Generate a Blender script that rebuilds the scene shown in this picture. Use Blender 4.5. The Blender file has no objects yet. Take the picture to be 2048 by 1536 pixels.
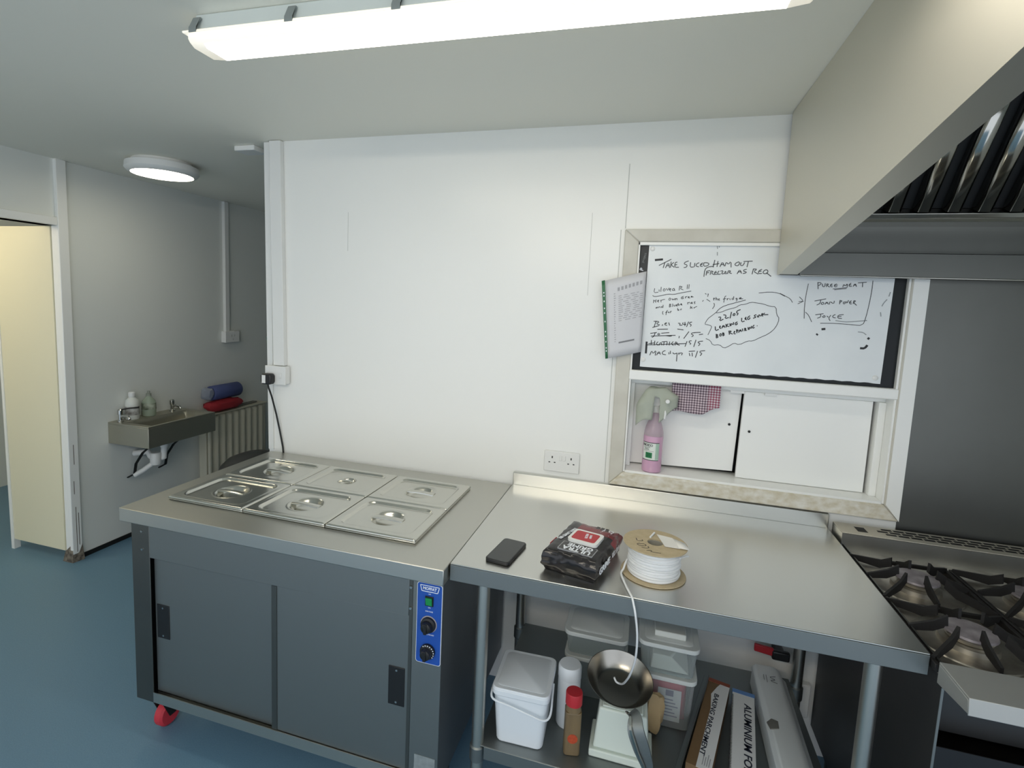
import bpy, bmesh, math, random
from mathutils import Matrix, Vector, noise
random.seed(7)
S = bpy.context.scene
COL = S.collection

# ------------------------------------------------------------------ camera
cam_d = bpy.data.cameras.new('camera'); cam = bpy.data.objects.new('camera', cam_d); COL.objects.link(cam)
cam_d.sensor_fit = 'HORIZONTAL'; cam_d.sensor_width = 36; cam_d.lens = 1057.32 / 2048 * 36
cam_d.shift_x = 0.01903; cam_d.shift_y = -0.02272; cam_d.clip_start = 0.02
_r = Vector((0.95783762, 0.28427128, 0.04167644)); _u = Vector((-0.07061169, 0.09230799, 0.99322365)); _f = _u.cross(_r)
_m = Matrix((_r, _u, -_f)).transposed().to_4x4(); _m.translation = (1.76348, -2.12687, 1.65487)
cam.matrix_world = _m
S.camera = cam

# ------------------------------------------------------------------ view, world, lamps' strength
S.view_settings.view_transform = 'Standard'; S.view_settings.look = 'None'
S.view_settings.gamma = 1; S.view_settings.use_curve_mapping = False
S.view_settings.exposure = 0.75
w = bpy.data.worlds.new('world'); S.world = w; w.use_nodes = True
w.node_tree.nodes['Background'].inputs[0].default_value = (0.88, 0.96, 1.06, 1)
w.node_tree.nodes['Background'].inputs[1].default_value = 0.75
BATTEN = 8.0          # brightness of the two tube fittings
ROUND = 6.5            # brightness of the round ceiling lamp
S.cycles.max_bounces = 10; S.cycles.diffuse_bounces = 6; S.cycles.glossy_bounces = 5
S.cycles.transparent_max_bounces = 16; S.cycles.sample_clamp_indirect = 4.0
S.cycles.caustics_reflective = True; S.cycles.caustics_refractive = False
S.cycles.use_denoising = True
PI = math.pi

# ------------------------------------------------------------------ materials
def lin(h):
    h = h.lstrip('#'); o = []
    for i in (0, 2, 4):
        c = int(h[i:i+2], 16) / 255
        o.append(c / 12.92 if c <= .04045 else ((c + .055) / 1.055) ** 2.4)
    return (*o, 1)

def mat(name, col, rough=.5, metal=0., spec=.5, noise_amt=0., noise_scale=40., col2=None, bump=0., bump_scale=200., stretch=None, trans=0., emit=0., emit_col=None, rough_var=0., coat=0., object_space=True):
    m = bpy.data.materials.new(name); m.use_nodes = True
    nt = m.node_tree; b = nt.nodes['Principled BSDF']
    c = lin(col) if isinstance(col, str) else col
    b.inputs['Base Color'].default_value = c
    b.inputs['Roughness'].default_value = rough; b.inputs['Metallic'].default_value = metal
    b.inputs['Specular IOR Level'].default_value = spec
    b.inputs['Transmission Weight'].default_value = trans
    b.inputs['Coat Weight'].default_value = coat
    if emit:
        b.inputs['Emission Color'].default_value = lin(emit_col or '#ffffff'); b.inputs['Emission Strength'].default_value = emit
    if noise_amt or bump or rough_var or col2:
        tc = nt.nodes.new('ShaderNodeTexCoord'); mp = nt.nodes.new('ShaderNodeMapping')
        nt.links.new(tc.outputs['Object'], mp.inputs[0])
        if stretch: mp.inputs['Scale'].default_value = stretch
        n = nt.nodes.new('ShaderNodeTexNoise'); n.inputs['Scale'].default_value = noise_scale; n.inputs['Detail'].default_value = 4
        nt.links.new(mp.outputs[0], n.inputs[0])
        if noise_amt or col2:
            cr = nt.nodes.new('ShaderNodeValToRGB'); c2 = lin(col2) if col2 else tuple(max(0, x * (1 - noise_amt)) for x in c[:3]) + (1,)
            cr.color_ramp.elements[0].color = c2; cr.color_ramp.elements[1].color = c
            cr.color_ramp.elements[0].position = .3; cr.color_ramp.elements[1].position = .7
            nt.links.new(n.outputs[0], cr.inputs[0]); nt.links.new(cr.outputs[0], b.inputs['Base Color'])
        if rough_var:
            mr = nt.nodes.new('ShaderNodeMapRange'); mr.inputs[3].default_value = rough - rough_var; mr.inputs[4].default_value = rough + rough_var
            nt.links.new(n.outputs[0], mr.inputs[0]); nt.links.new(mr.outputs[0], b.inputs['Roughness'])
        if bump:
            n2 = nt.nodes.new('ShaderNodeTexNoise'); n2.inputs['Scale'].default_value = bump_scale; n2.inputs['Detail'].default_value = 3
            nt.links.new(mp.outputs[0], n2.inputs[0])
            bp = nt.nodes.new('ShaderNodeBump'); bp.inputs['Strength'].default_value = bump; bp.inputs['Distance'].default_value = .002
            nt.links.new(n2.outputs[0], bp.inputs['Height']); nt.links.new(bp.outputs[0], b.inputs['Normal'])
    return m

def clear(name, col, white=.35, rough=.15):
    """clear or milky plastic: see-through film with some white in it and a gloss"""
    m = bpy.data.materials.new(name); m.use_nodes = True; nt = m.node_tree
    b = nt.nodes['Principled BSDF']; b.inputs['Base Color'].default_value = lin(col); b.inputs['Roughness'].default_value = rough
    t = nt.nodes.new('ShaderNodeBsdfTransparent'); t.inputs[0].default_value = lin(col)
    mx = nt.nodes.new('ShaderNodeMixShader'); lw = nt.nodes.new('ShaderNodeLayerWeight'); lw.inputs[0].default_value = .25
    mr = nt.nodes.new('ShaderNodeMapRange'); mr.inputs[3].default_value = white; mr.inputs[4].default_value = min(1, white + .5)
    nt.links.new(lw.outputs['Facing'], mr.inputs[0]); nt.links.new(mr.outputs[0], mx.inputs[0])
    nt.links.new(t.outputs[0], mx.inputs[1]); nt.links.new(b.outputs[0], mx.inputs[2])
    nt.links.new(mx.outputs[0], nt.nodes['Material Output'].inputs[0])
    return m

M = {}
M['wall'] = mat('white_wall_laminate', '#ecedea', .28, bump=.05, bump_scale=9)
M['wall_side'] = mat('painted_side_wall', '#e0e3df', .5, bump=.08, bump_scale=60)
M['ceiling'] = mat('ceiling_paint', '#eceadf', .6, bump=.1, bump_scale=30)
M['floor'] = mat('blue_vinyl', '#6a8da4', .42, col2='#5d8098', noise_scale=260, bump=.15, bump_scale=300)
M['seam'] = mat('panel_seam', '#bdbfbb', .5)
M['black'] = mat('black_gap', '#101112', .6)
M['gloss_white'] = mat('white_gloss_paint', '#f0f1ee', .35, bump=.05, bump_scale=40)
M['worn_paint'] = mat('worn_cream_paint', '#e3e1d8', .45, col2='#c6bda5', noise_scale=34, stretch=(1, 1.6, 1.6), bump=.3, bump_scale=60)
M['frame_grey'] = mat('grey_white_paint', '#cfcdc3', .45, col2='#c2bfb4', noise_scale=9)
M['plastic_white'] = mat('white_plastic', '#e4e5e3', .3)
M['steel'] = mat('brushed_steel', '#c4c3bc', .36, 1.)
M['steel_front'] = mat('satin_steel', '#8b908f', .5, 1.)
M['steel_lid'] = mat('pressed_steel', '#cfcec6', .2, 1.)
M['steel_pol'] = mat('polished_steel', '#b9b7b0', .14, 1.)
M['steel_hood'] = mat('hood_steel', '#d6d3c8', .5, 1.)
M['steel_dark'] = mat('dull_steel', '#71726e', .42, 1., noise_amt=.08, noise_scale=5)
M['steel_stain'] = mat('stained_steel', '#c8c3b8', .38, .9, col2='#7c766c', noise_scale=11)
M['cast'] = mat('cast_iron', '#1d1c1c', .62, .2, bump=.3, bump_scale=90)
M['burner'] = mat('burner_cap', '#a59fa3', .55, .4, col2='#777176', noise_scale=25)
M['dark_panel'] = mat('dark_glass', '#171c1e', .4, spec=.3)
M['board'] = mat('whiteboard', '#e9edee', .3, col2='#dde2e4', noise_scale=4)
M['ink'] = mat('marker_ink', '#26282b', .6)
M['ink_grey'] = mat('worn_marker_ink', '#4a4d50', .6)
M['ink_faint'] = mat('wiped_ink', '#9aa0a2', .6)
M['black_plastic'] = mat('black_plastic', '#17181a', .4)
M['blue_panel'] = mat('blue_fascia', '#1d4fa8', .4)
M['white_ink'] = mat('white_print', '#e9eef5', .5)
M['green_lamp'] = mat('green_rocker', '#1f8f4f', .25)
M['red'] = mat('red_plastic', '#b3262f', .45)
M['rubber_red'] = mat('red_tyre', '#c03340', .55)
M['chrome'] = mat('chrome', '#c9c9c6', .12, 1.)
M['dark_metal'] = mat('dark_bracket', '#2b2c2b', .5, .6)

# ------------------------------------------------------------------ mesh building
class MB:
    def __init__(s, T=None): s.v = []; s.f = []; s.mi = []; s.T = T; s.cur = 0
    def add(s, vs, fs):
        o = len(s.v)
        for p in vs:
            p = Vector(p); s.v.append(s.T @ p if s.T else p)
        for f in fs: s.f.append([i + o for i in f]); s.mi.append(s.cur)
        return s
    def box(s, x0, x1, y0, y1, z0, z1):
        vs = [(x, y, z) for z in (z0, z1) for y in (y0, y1) for x in (x0, x1)]
        return s.add(vs, [(0, 2, 3, 1), (4, 5, 7, 6), (0, 1, 5, 4), (2, 6, 7, 3), (0, 4, 6, 2), (1, 3, 7, 5)])
    def ring(s, o, i, z0, z1):
        """a slab o = (x0, x1, y0, y1) with the opening i cut through it"""
        q = lambda r: [(r[0], r[2]), (r[1], r[2]), (r[1], r[3]), (r[0], r[3])]
        vs = [(x, y, z) for z in (z0, z1) for r in (o, i) for x, y in q(r)]
        fs = []
        for k in range(4):
            m = (k + 1) % 4
            fs += [(k, m, 4 + m, 4 + k), (8 + k, 12 + k, 12 + m, 8 + m), (k, 8 + k, 8 + m, m), (4 + k, 4 + m, 12 + m, 12 + k)]
        return s.add(vs, fs)
    def hexa(s, lo, hi):
        """eight corners: four lower, four upper, in the same turn"""
        return s.add(list(lo) + list(hi), [(3, 2, 1, 0), (4, 5, 6, 7), (0, 1, 5, 4), (1, 2, 6, 5), (2, 3, 7, 6), (3, 0, 4, 7)])
    def prism(s, poly, axis, a, b):
        k = 'xyz'.index(axis)
        def P(q, t): l = list(q); l.insert(k, t); return l
        n = len(poly)
        return s.add([P(q, a) for q in poly] + [P(q, b) for q in poly], [list(range(n))[::-1], list(range(n, 2 * n))] + [(i, (i + 1) % n, n + (i + 1) % n, n + i) for i in range(n)])
    def tube(s, path, r, n=10, flat=1., cap=True):
        path = [Vector(p) for p in path]; rs = r if isinstance(r, (list, tuple)) else [r] * len(path)
        vs = []; ref = None
        for i, p in enumerate(path):
            t = (path[min(i + 1, len(path) - 1)] - path[max(i - 1, 0)]).normalized()
            if ref is None:
                ref = Vector((0, 0, 1)) if abs(t.z) < .9 else Vector((1, 0, 0))
            a = t.cross(ref).normalized(); b = a.cross(t).normalized(); ref = b
            for k in range(n):
                w_ = 2 * PI * k / n
                vs.append(p + a * math.cos(w_) * rs[i] + b * math.sin(w_) * rs[i] * flat)
        fs = []
        for i in range(len(path) - 1):
            for k in range(n):
                fs.append((i * n + k, i * n + (k + 1) % n, (i + 1) * n + (k + 1) % n, (i + 1) * n + k))
        if cap: fs += [list(range(n))[::-1], list(range((len(path) - 1) * n, len(path) * n))]
        return s.add(vs, fs)
    def lathe(s, prof, c=(0, 0, 0), n=32, R=None, close=True):
        """profile of (radius, height), turned about an upright axis at c; R turns it"""
        vs = []; R = R or Matrix.Identity(3)
        for r, h in prof:
            for k in range(n):
                a = 2 * PI * k / n
                vs.append(Vector(c) + R @ Vector((r * math.cos(a), r * math.sin(a), h)))
        fs = []
        for i in range(len(prof) - 1):
            for k in range(n):
                fs.append((i * n + k, i * n + (k + 1) % n, (i + 1) * n + (k + 1) % n, (i + 1) * n + k))
        if close:
            fs += [list(range(n))[::-1], list(range((len(prof) - 1) * n, len(prof) * n))]
        return s.add(vs, fs)
    def grid(s, nx, ny, fn):
        vs = [fn(i / nx, j / ny) for j in range(ny + 1) for i in range(nx + 1)]
        return s.add(vs, [(j * (nx + 1) + i, j * (nx + 1) + i + 1, (j + 1) * (nx + 1) + i + 1, (j + 1) * (nx + 1) + i) for j in range(ny) for i in range(nx)])
    def build(s, name, m, parent=None, bev=0., seg=2, solid=0., smooth=True, sub=0, normals=True, label=None):
        c = Vector((0, 0, 0))
        lo = Vector([min(p[i] for p in s.v) for i in range(3)]); hi = Vector([max(p[i] for p in s.v) for i in range(3)]); c = (lo + hi) / 2
        me = bpy.data.meshes.new(name)
        me.from_pydata([p - c for p in s.v], [], s.f); me.validate()
        for mm in (m if isinstance(m, (list, tuple)) else [m]): me.materials.append(M[mm] if isinstance(mm, str) else mm)
        if len(me.polygons) == len(s.mi):
            me.polygons.foreach_set('material_index', s.mi)
        if normals:
            bm = bmesh.new(); bm.from_mesh(me); bmesh.ops.recalc_face_normals(bm, faces=bm.faces); bm.to_mesh(me); bm.free()
        if smooth:
            me.polygons.foreach_set('use_smooth', [True] * len(me.polygons)); me.set_sharp_from_angle(angle=math.radians(38))
        me.update()
        o = bpy.data.objects.new(name, me); COL.objects.link(o); o.location = c
        if parent is not None: put(o, parent)
        if solid:
            d = o.modifiers.new('thick', 'SOLIDIFY'); d.thickness = solid; d.offset = 0
        if sub:
            d = o.modifiers.new('sub', 'SUBSURF'); d.levels = sub; d.render_levels = sub
        if bev:
            d = o.modifiers.new('bevel', 'BEVEL'); d.width = bev; d.segments = seg; d.limit_method = 'ANGLE'; d.angle_limit = math.radians(40)
        if label: o['label'] = label
        return o

def world_of(o):
    T = Matrix.LocRotScale(o.location, o.rotation_euler, o.scale)
    return (world_of(o.parent) @ o.matrix_parent_inverse @ T) if o.parent else T
def put(o, parent):
    o.parent = parent; o.matrix_parent_inverse = world_of(parent).inverted()
def tag(o, label, cat, group=None):
    o['label'] = label; o['category'] = cat
    if group: o['group'] = group
    return o
def thing(name, label, cat, loc, rz=0., group=None):
    o = bpy.data.objects.new(name, None); o.empty_display_size = .03; COL.objects.link(o)
    o.location = loc; o.rotation_euler = (0, 0, rz)
    return tag(o, label, cat, group)
def TR(o): return world_of(o)
def struct(o): o['kind'] = 'structure'; return o
def dup(t, loc, label=None, rz=None):
    c = t.copy(); COL.objects.link(c); c.location = loc
    if rz is not None: c.rotation_euler = (0, 0, rz)
    if label: c['label'] = label
    for ch in list(t.children):
        d = ch.copy(); COL.objects.link(d); d.parent = c; d.matrix_parent_inverse = ch.matrix_parent_inverse.copy()
        for g in list(ch.children):
            e = g.copy(); COL.objects.link(e); e.parent = d; e.matrix_parent_inverse = g.matrix_parent_inverse.copy()
    return c

def frame(o, xa, ya):
    """matrix with origin o, x axis xa, y axis near ya: the plane lettering lies in"""
    x = Vector(xa).normalized(); y = Vector(ya); y = (y - x * y.dot(x)).normalized(); z = x.cross(y)
    m = Matrix((x, y, z)).transposed().to_4x4(); m.translation = o; return m
def text(s, size, F, m, parent, name='lettering', bold=0., align='CENTER', shear=0., ext=.0003, width=None, squash=1.):
    cu = bpy.data.curves.new(name, 'FONT'); cu.body = s; cu.size = size; cu.align_x = align; cu.align_y = 'CENTER'
    cu.shear = shear; cu.extrude = ext; cu.offset = bold * size; cu.resolution_u = 3
    o = bpy.data.objects.new(name, cu); COL.objects.link(o)
    dg = bpy.context.evaluated_depsgraph_get(); me = bpy.data.meshes.new_from_object(o.evaluated_get(dg))
    bpy.data.objects.remove(o); bpy.data.curves.remove(cu)
    sx = 1.
    if width and len(me.vertices):
        xs = [v.co.x for v in me.vertices]; sx = width / max(1e-6, max(xs) - min(xs))
    me.transform(F @ Matrix.Diagonal((sx, squash, 1, 1)))
    c = sum((v.co for v in me.vertices), Vector()) / max(1, len(me.vertices)); me.transform(Matrix.Translation(-c))
    me.materials.clear(); me.materials.append(M[m] if isinstance(m, str) else m)
    o = bpy.data.objects.new(name, me); COL.objects.link(o); o.location = c
    if parent is not None: put(o, parent)
    return o
def ribbon(mb, pts, wd, nrm):
    """a pen line of width wd along pts lying on a surface with normal nrm"""
    pts = [Vector(p) for p in pts]; n = Vector(nrm).normalized()
    if len(pts) > 2:                                     # round the corners a little
        q = [pts[0]]
        for a, b, c in zip(pts, pts[1:], pts[2:]):
            q += [b.lerp(a, .25), b.lerp(c, .25)]
        pts = q + [pts[-1]]
    L = []; R = []
    for i, p in enumerate(pts):
        t = (pts[min(i + 1, len(pts) - 1)] - pts[max(i - 1, 0)])
        if t.length < 1e-7: t = Vector((1, 0, 0))
        sd = t.normalized().cross(n) * wd / 2; L.append(p + sd); R.append(p - sd)
    k = len(pts); mb.add(L + R, [(i, i + 1, k + i + 1, k + i) for i in range(k - 1)])
INK = {
 'headline': '88 784 174 832;130 810 120 766;136 766 154 810 166 768;140 782 164 786;174 814 172 770;194 810 174 790 200 772;218 812 202 808 202 772 232 774;202 790 218 794;298 822 272 812 266 798 290 792 286 776 266 772;312 812 310 776 336 778;342 808 340 778;372 810 354 802 350 784 372 780;398 810 382 800 380 784 398 784;382 796 396 798;404 810 404 784 432 788 442 804 424 812 404 810;478 832 470 778;500 824 496 782;466 798 510 806;516 782 530 822 546 788;522 798 542 802;550 788 556 820 572 800 588 826 592 780;640 822 618 810 616 796 638 792 648 812 640 822;656 818 652 796 670 794 680 818;672 824 732 828;704 826 698 784;474 786 432 780 414 760 412 708;430 752 426 718;426 748 452 754;428 736 446 740;458 752 454 724;458 752 476 748 460 736 484 724;494 752 482 740 486 726 506 730;486 738 500 742;514 754 504 740 510 726 526 732;522 752 544 756 528 730 552 736;556 754 552 734 570 736;554 744 566 746;576 756 572 734;576 756 596 754 578 744 600 736;636 734 652 768 666 738;640 748 664 752;698 770 678 764 678 754 698 750 694 742 674 738;742 774 736 734;740 772 768 772 744 754 778 736;798 772 776 758 778 740 800 742;780 756 796 758;826 770 808 758 808 740 834 742 840 760 826 770;828 748 862 722',
 'fridge': '70 612 66 578 98 584;102 604 104 588;116 624 116 588;138 612 130 598 142 592 150 606 138 612;154 616 164 596 174 620;176 604 190 610 180 616 176 604 188 594;210 618 196 608 200 598 214 604 210 618 216 598;248 634 246 602;248 634 270 630 250 618 276 606;302 648 302 614;314 650 314 616;58 558 72 548 120 558 168 572 212 570 252 582 332 600;70 526 68 500;86 530 84 504;68 516 86 518;96 514 108 520 102 526 96 514 108 508;120 526 124 508;122 520 132 528 150 532;184 544 176 530 186 524 194 536 184 544;200 540 206 526 210 538 218 528 220 542;226 542 226 528;226 536 236 544 238 530;282 560 266 552 266 540 282 542 280 550 272 548;294 558 296 544;296 554 308 560;312 552 324 556 318 560 312 550 328 548;332 556 344 560 338 564 332 554 352 558;100 472 88 466 90 460 102 468;106 472 108 464;106 470 118 476 120 466;136 478 126 474 130 468 140 472;140 490 140 468;186 498 186 474;186 498 198 496 188 488 200 482 186 474;208 502 208 478;218 494 218 482 230 486 230 496;236 488 244 494 238 498 234 486 244 484;246 508 248 488 260 494 250 500;266 496 274 500 268 506 264 494 278 494;314 516 316 500;316 512 330 518 334 504;340 510 348 514 342 520 338 508 350 508;368 524 356 518 368 512 360 506;144 442 138 430 146 416;178 450 168 444 166 414;160 432 176 438;184 440 182 432 190 432 184 440;196 444 198 430;196 438 204 446;246 470 248 450 260 456 248 460;268 464 270 454;268 460 276 466;338 490 336 468;350 484 338 476 352 472;360 480 364 472;362 478 382 488;494 558 494 536;488 548 504 552;508 562 510 538;510 548 518 552 520 538;524 544 534 548 528 552 526 540 536 538;576 574 566 564 564 524;556 548 576 554;584 556 586 542;586 550 596 556;602 556 606 544;624 560 616 554 620 546 628 552;628 572 628 548;650 560 642 556 646 550 652 554 652 560 652 540 644 538;664 554 682 562 672 566 664 554 692 556;710 548 656 530 572 502 538 478 518 450;430 586 440 580;450 578 454 588 450 562;416 526 424 536;444 544 470 528;496 518 504 500 490 474',
 'names': '98 366 86 318;80 362 128 362 96 344 136 336 74 314;148 342 144 330;160 346 178 352 170 356 160 340 180 336;190 358 198 336;258 356 276 356 266 340 290 344;294 364 288 348 316 352;306 368 308 338;332 372 320 332;356 370 338 366 340 354 354 350 346 336;112 302 188 308;256 312 300 308;62 268 110 278;98 276 90 246 76 238;126 274 114 264 128 258 132 272;142 274 200 282;68 248 246 264;174 258 216 254 220 264;274 260 272 244;340 298 306 242;384 292 360 288 358 278 376 272 362 258;378 292 422 296;412 278 440 284;74 218 74 180;100 214 98 178;54 188 100 198;42 178 324 206;124 208 110 192 126 180;132 180 144 210 154 182;150 208 190 214;168 210 166 182;190 212 188 184;208 214 206 184;234 216 220 198 238 186;250 214 248 186;250 214 266 208 252 200 282 190;332 224 320 182;364 230 346 226 348 214 362 210 354 200;394 238 382 184;444 232 412 226 410 216 428 212 414 194;70 100 82 138 94 112 114 144 110 100;120 104 136 138 148 110;124 118 146 122;182 144 162 134 160 114 188 112;208 132 210 116;218 144 220 120;236 132 246 120 268 130;268 130 268 66;278 132 282 118;280 128 308 136 300 116;350 148 394 154;354 136 360 114;374 140 378 112;412 156 400 104;464 162 430 156 428 144 446 140 432 120',
 'repair': '536 414 556 418 544 386 572 402;568 434 590 432 580 406 608 416;622 458 616 410;640 448 632 434 644 430 648 446 640 448;682 478 658 466 656 452 670 450 660 434;520 346 524 312 546 326;554 354 548 338 562 332;548 342 558 346;566 334 574 362 588 340;568 344 584 350;592 368 596 342;608 370 594 354 616 350;618 374 622 352;628 356 626 376 644 362 642 384;668 388 652 376 658 362 672 374 662 376;694 418 696 386 716 396;724 426 714 410 730 404;716 412 726 416;748 436 732 420 738 404 752 418 744 422;790 446 772 436 792 428 770 418;796 440 800 426;806 426 806 450 822 432 826 456;830 458 832 434;844 460 832 446 868 450;532 288 534 260;528 288 546 284 532 274 550 270 534 260;560 296 554 280 564 274 568 290 560 296;574 302 578 278;574 302 588 298 576 292 590 288 578 278;616 318 622 290;614 316 636 318 620 304 644 296;654 320 650 298 664 300;650 310 660 314;666 330 672 304;666 330 682 326 670 316;682 308 692 336 702 316;686 320 698 324;706 340 710 320;720 344 724 322;720 344 732 340 722 334 736 326;742 352 746 332;752 334 750 356 766 340 764 362;782 370 772 356 776 344 786 354;800 366 804 364',
 'cloud': '518 450 486 420 464 400 444 358 466 356 496 348 492 326 474 280;462 252 494 240 514 204 560 214 592 186 630 208 658 232 694 218 748 252 782 252 830 282 882 310 924 356 944 424 922 450 914 508 876 508 830 524 786 530 746 534 708 516 674 512 648 490 592 474 552 452 518 446;792 602 866 612 922 606 964 584;930 604 970 584 1000 568 1016 542;1056 584 1086 554 1050 534;1054 550 1086 554;1104 678 1096 598 1094 520 1100 432;1104 478 1126 458 1150 410;1494 710 1494 638 1488 550 1478 458 1464 400 1398 404 1302 408 1204 404;1258 646 1302 652 1346 658;1268 640 1342 652',
 'puree': '1162 690 1168 642;1160 686 1180 688 1184 678 1168 666;1190 680 1194 660 1208 660 1208 684;1218 680 1218 658;1218 680 1232 678 1220 670 1238 658;1252 682 1240 674 1244 660 1256 662;1242 670 1254 672;1280 682 1264 674 1268 660 1284 664;1268 670 1286 674;1318 660 1322 682 1332 666 1344 688 1344 662;1366 690 1354 678 1356 666 1372 668;1354 676 1368 678;1380 666 1390 690 1400 666;1382 676 1396 678;1406 692 1458 698;1434 694 1436 664;1154 558 1224 576;1192 570 1190 542 1170 530;1206 552 1194 542 1204 534 1216 544 1206 552;1220 536 1230 558 1242 538;1224 546 1238 548;1248 538 1248 560 1274 542 1276 564;1310 568 1310 542;1308 568 1326 566 1310 554;1336 560 1330 550 1338 544 1346 554 1336 560;1346 564 1354 548 1362 572;1380 570 1368 560 1372 546 1384 548;1368 556 1382 558;1394 570 1392 548;1394 570 1408 568 1392 558 1414 538;1168 462 1218 472;1200 468 1204 448 1182 438;1224 460 1212 450 1222 444 1232 452 1224 460;1240 458 1250 448;1264 464 1252 442 1264 424;1292 470 1276 460 1278 448 1296 446;1342 472 1308 466 1308 444 1334 444;1310 456 1330 458',
 'blobs': '56 824 114 830;40 204 40 112;1216 362 1240 366;1188 320 1196 328;1502 318 1514 310;1464 244 1492 244 1506 268',
 'faint': '1440 356 1472 354 1492 338;1590 586 1572 560 1564 538;1604 636 1598 606;1560 498 1566 468;1296 428 1348 420 1414 426 1486 438;450 942 536 936;484 940 490 912;498 936 502 922;490 890 492 864;596 934 624 944',
}
# ================================================================== ROOM
H = 2.349
XS = -1.463
struct(MB().box(-3.3, 3.7, -3.8, 2.7, -.1, 0).build('floor', 'floor'))
struct(MB().box(-3.3, 3.7, -3.8, 2.7, H, H + .1).build('ceiling', 'ceiling'))
# main wall with the hatch opening; its free end leans a little
WX0, WX1, WZ0, WZ1 = 1.70, 2.60, 1.012, 1.908
b = MB()
b.hexa([(.036, 0, 0), (WX0, 0, 0), (WX0, .12, 0), (.036, .12, 0)], [(.0, 0, H), (WX0, 0, H), (WX0, .12, H), (.0, .12, H)])
b.box(WX1, 3.6, 0, .12, 0, H).box(WX0, WX1, 0, .12, 0, WZ0).box(WX0, WX1, 0, .12, WZ1, H)
wall_back = struct(b.build('wall_back', 'wall'))
# left wall with the doorway
b = MB()
b.box(XS - .1, XS, .115, 2.6, 0, H).box(XS - .1, XS, -.80, .115, 1.985, H).box(XS - .1, XS, -3.7, -.80, 0, H)
struct(b.build('wall_left', 'wall_side'))
struct(MB().box(XS - .1, 3.6, 2.6, 2.7, 0, H).build('wall_far', 'wall_side'))
struct(MB().box(3.6, 3.7, -1.6, 2.7, 0, H).build('wall_right', 'wall_side'))
# the room beyond the doorway
b = MB(); b.box(-3.3, -3.2, -3.7, 2.6, 0, H).box(-3.2, XS - .1, 1.6, 1.7, 0, H)
struct(b.build('wall_passage', 'wall_side'))
# joints between the wall sheets, thin cover strips
b = MB()
b.box(.444, .4455, -.0006, 0, 1.86, 2.03); b.box(1.522, 1.5235, -.0006, 0, 1.70, 2.02)
b.hexa([(1.650, -.0008, 1.96), (1.653, -.0008, 1.96), (1.653, 0, 1.96), (1.650, 0, 1.96)], [(1.650, -.0008, 2.20), (1.653, -.0008, 2.20), (1.653, 0, 2.20), (1.650, 0, 2.20)])
b.box(1.634, 1.637, -.0008, 0, .953, 1.955)
struct(b.build('trim_1', 'seam'))
# black line where the left wall meets the floor
struct(MB().box(XS, XS + .006, .13, 2.6, 0, .028).build('baseboard_left', 'black'))
# post beside the doorway: worn, the foot broken and stained
b = MB()
b.box(XS - .002, XS + .022, .075, .13, .05, H); b.box(XS - .05, XS - .002, .085, .1145, .05, 1.985)
door_post = struct(b.build('door_1', 'gloss_white', bev=.003))
b = MB(); b.hexa([(XS - .06, .07, .0), (XS + .02, .07, .0), (XS + .03, .135, .0), (XS - .06, .135, 0)], [(XS - .05, .08, .06), (XS + .02, .078, .12), (XS + .022, .13, .10), (XS - .05, .12, .06)])
b.build('post_foot', mat('dirty_wood', '#8f8577', .8, col2='#3f3a34', noise_scale=45, bump=.6, bump_scale=80), door_post, label='broken, stained foot of the door post')
b = MB()
for (y0, z0, z1) in ((.098, .06, .34), (.112, .10, .30), (.094, .42, .50), (.1, .6, .72)):
    b.box(XS + .0222, XS + .0226, y0, y0 + .0035, z0, z1)
b.build('crack', mat('crack', '#5b5348', .8), door_post)
MB().box(XS - .1, XS + .018, -.80, .075, 1.985, 2.03).build('lintel', 'gloss_white', door_post, bev=.003)
pl = bpy.data.lights.new('passage_lamp', 'POINT'); pl.energy = 9; pl.color = (1, .86, .62); pl.shadow_soft_size = .12
plo = bpy.data.objects.new('passage_lamp', pl); COL.objects.link(plo); plo.location = (-2.15, -.75, 2.1)
# cream leaf standing open past the doorway
t = thing('door_leaf', 'cream door leaf standing open past the doorway at the far left', 'door', (-1.75, .1, 0))
MB().box(-1.97, -1.516, .080, .1135, .062, 1.982).build('leaf', mat('cream_paint', '#e6e0c4', .45, bump=.06, bump_scale=40), t, bev=.002)
MB().hexa([(-1.97, .075, 0), (-1.945, .075, 0), (-1.945, .11, 0), (-1.97, .11, 0)], [(-1.985, .075, 1.982), (-1.972, .075, 1.982), (-1.972, .12, 1.982), (-1.985, .12, 1.982)]).build('edge_strip', 'gloss_white', t)

# ------------------------------------------------------------------ serving hatch window
win = MB()
def arch(b, y0, y1):
    b.prism([(1.652, .957), (WX0 + .006, 1.012), (WX0 + .006, WZ1), (1.652, 1.955)], 'y', y0, y1)
    b.prism([(1.652, 1.955), (WX0 + .006, WZ1), (WX1 - .006, WZ1), (2.644, 1.955)], 'y', y0, y1)
    b.prism([(2.644, 1.955), (WX1 - .006, WZ1), (WX1 - .006, 1.012), (2.644, .957)], 'y', y0, y1)
arch(win, -.022, 0)
win = struct(win.build('window_1', 'frame_grey', bev=.004))
MB().prism([(2.644, 1.955), (2.600, 1.908), (2.600, 1.012), (2.644, .957)], 'y', -.0235, -.0222).build('side_casing', 'gloss_white', win, label='whiter right casing of the hatch')
b = MB(); b.prism([(1.652, .956), (2.644, .956), (2.594, 1.0115), (1.704, 1.0115)], 'y', -.026, 0)
b.build('bottom_casing', 'worn_paint', win, bev=.006, seg=3, label='bottom casing with flaking stained paint')
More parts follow.
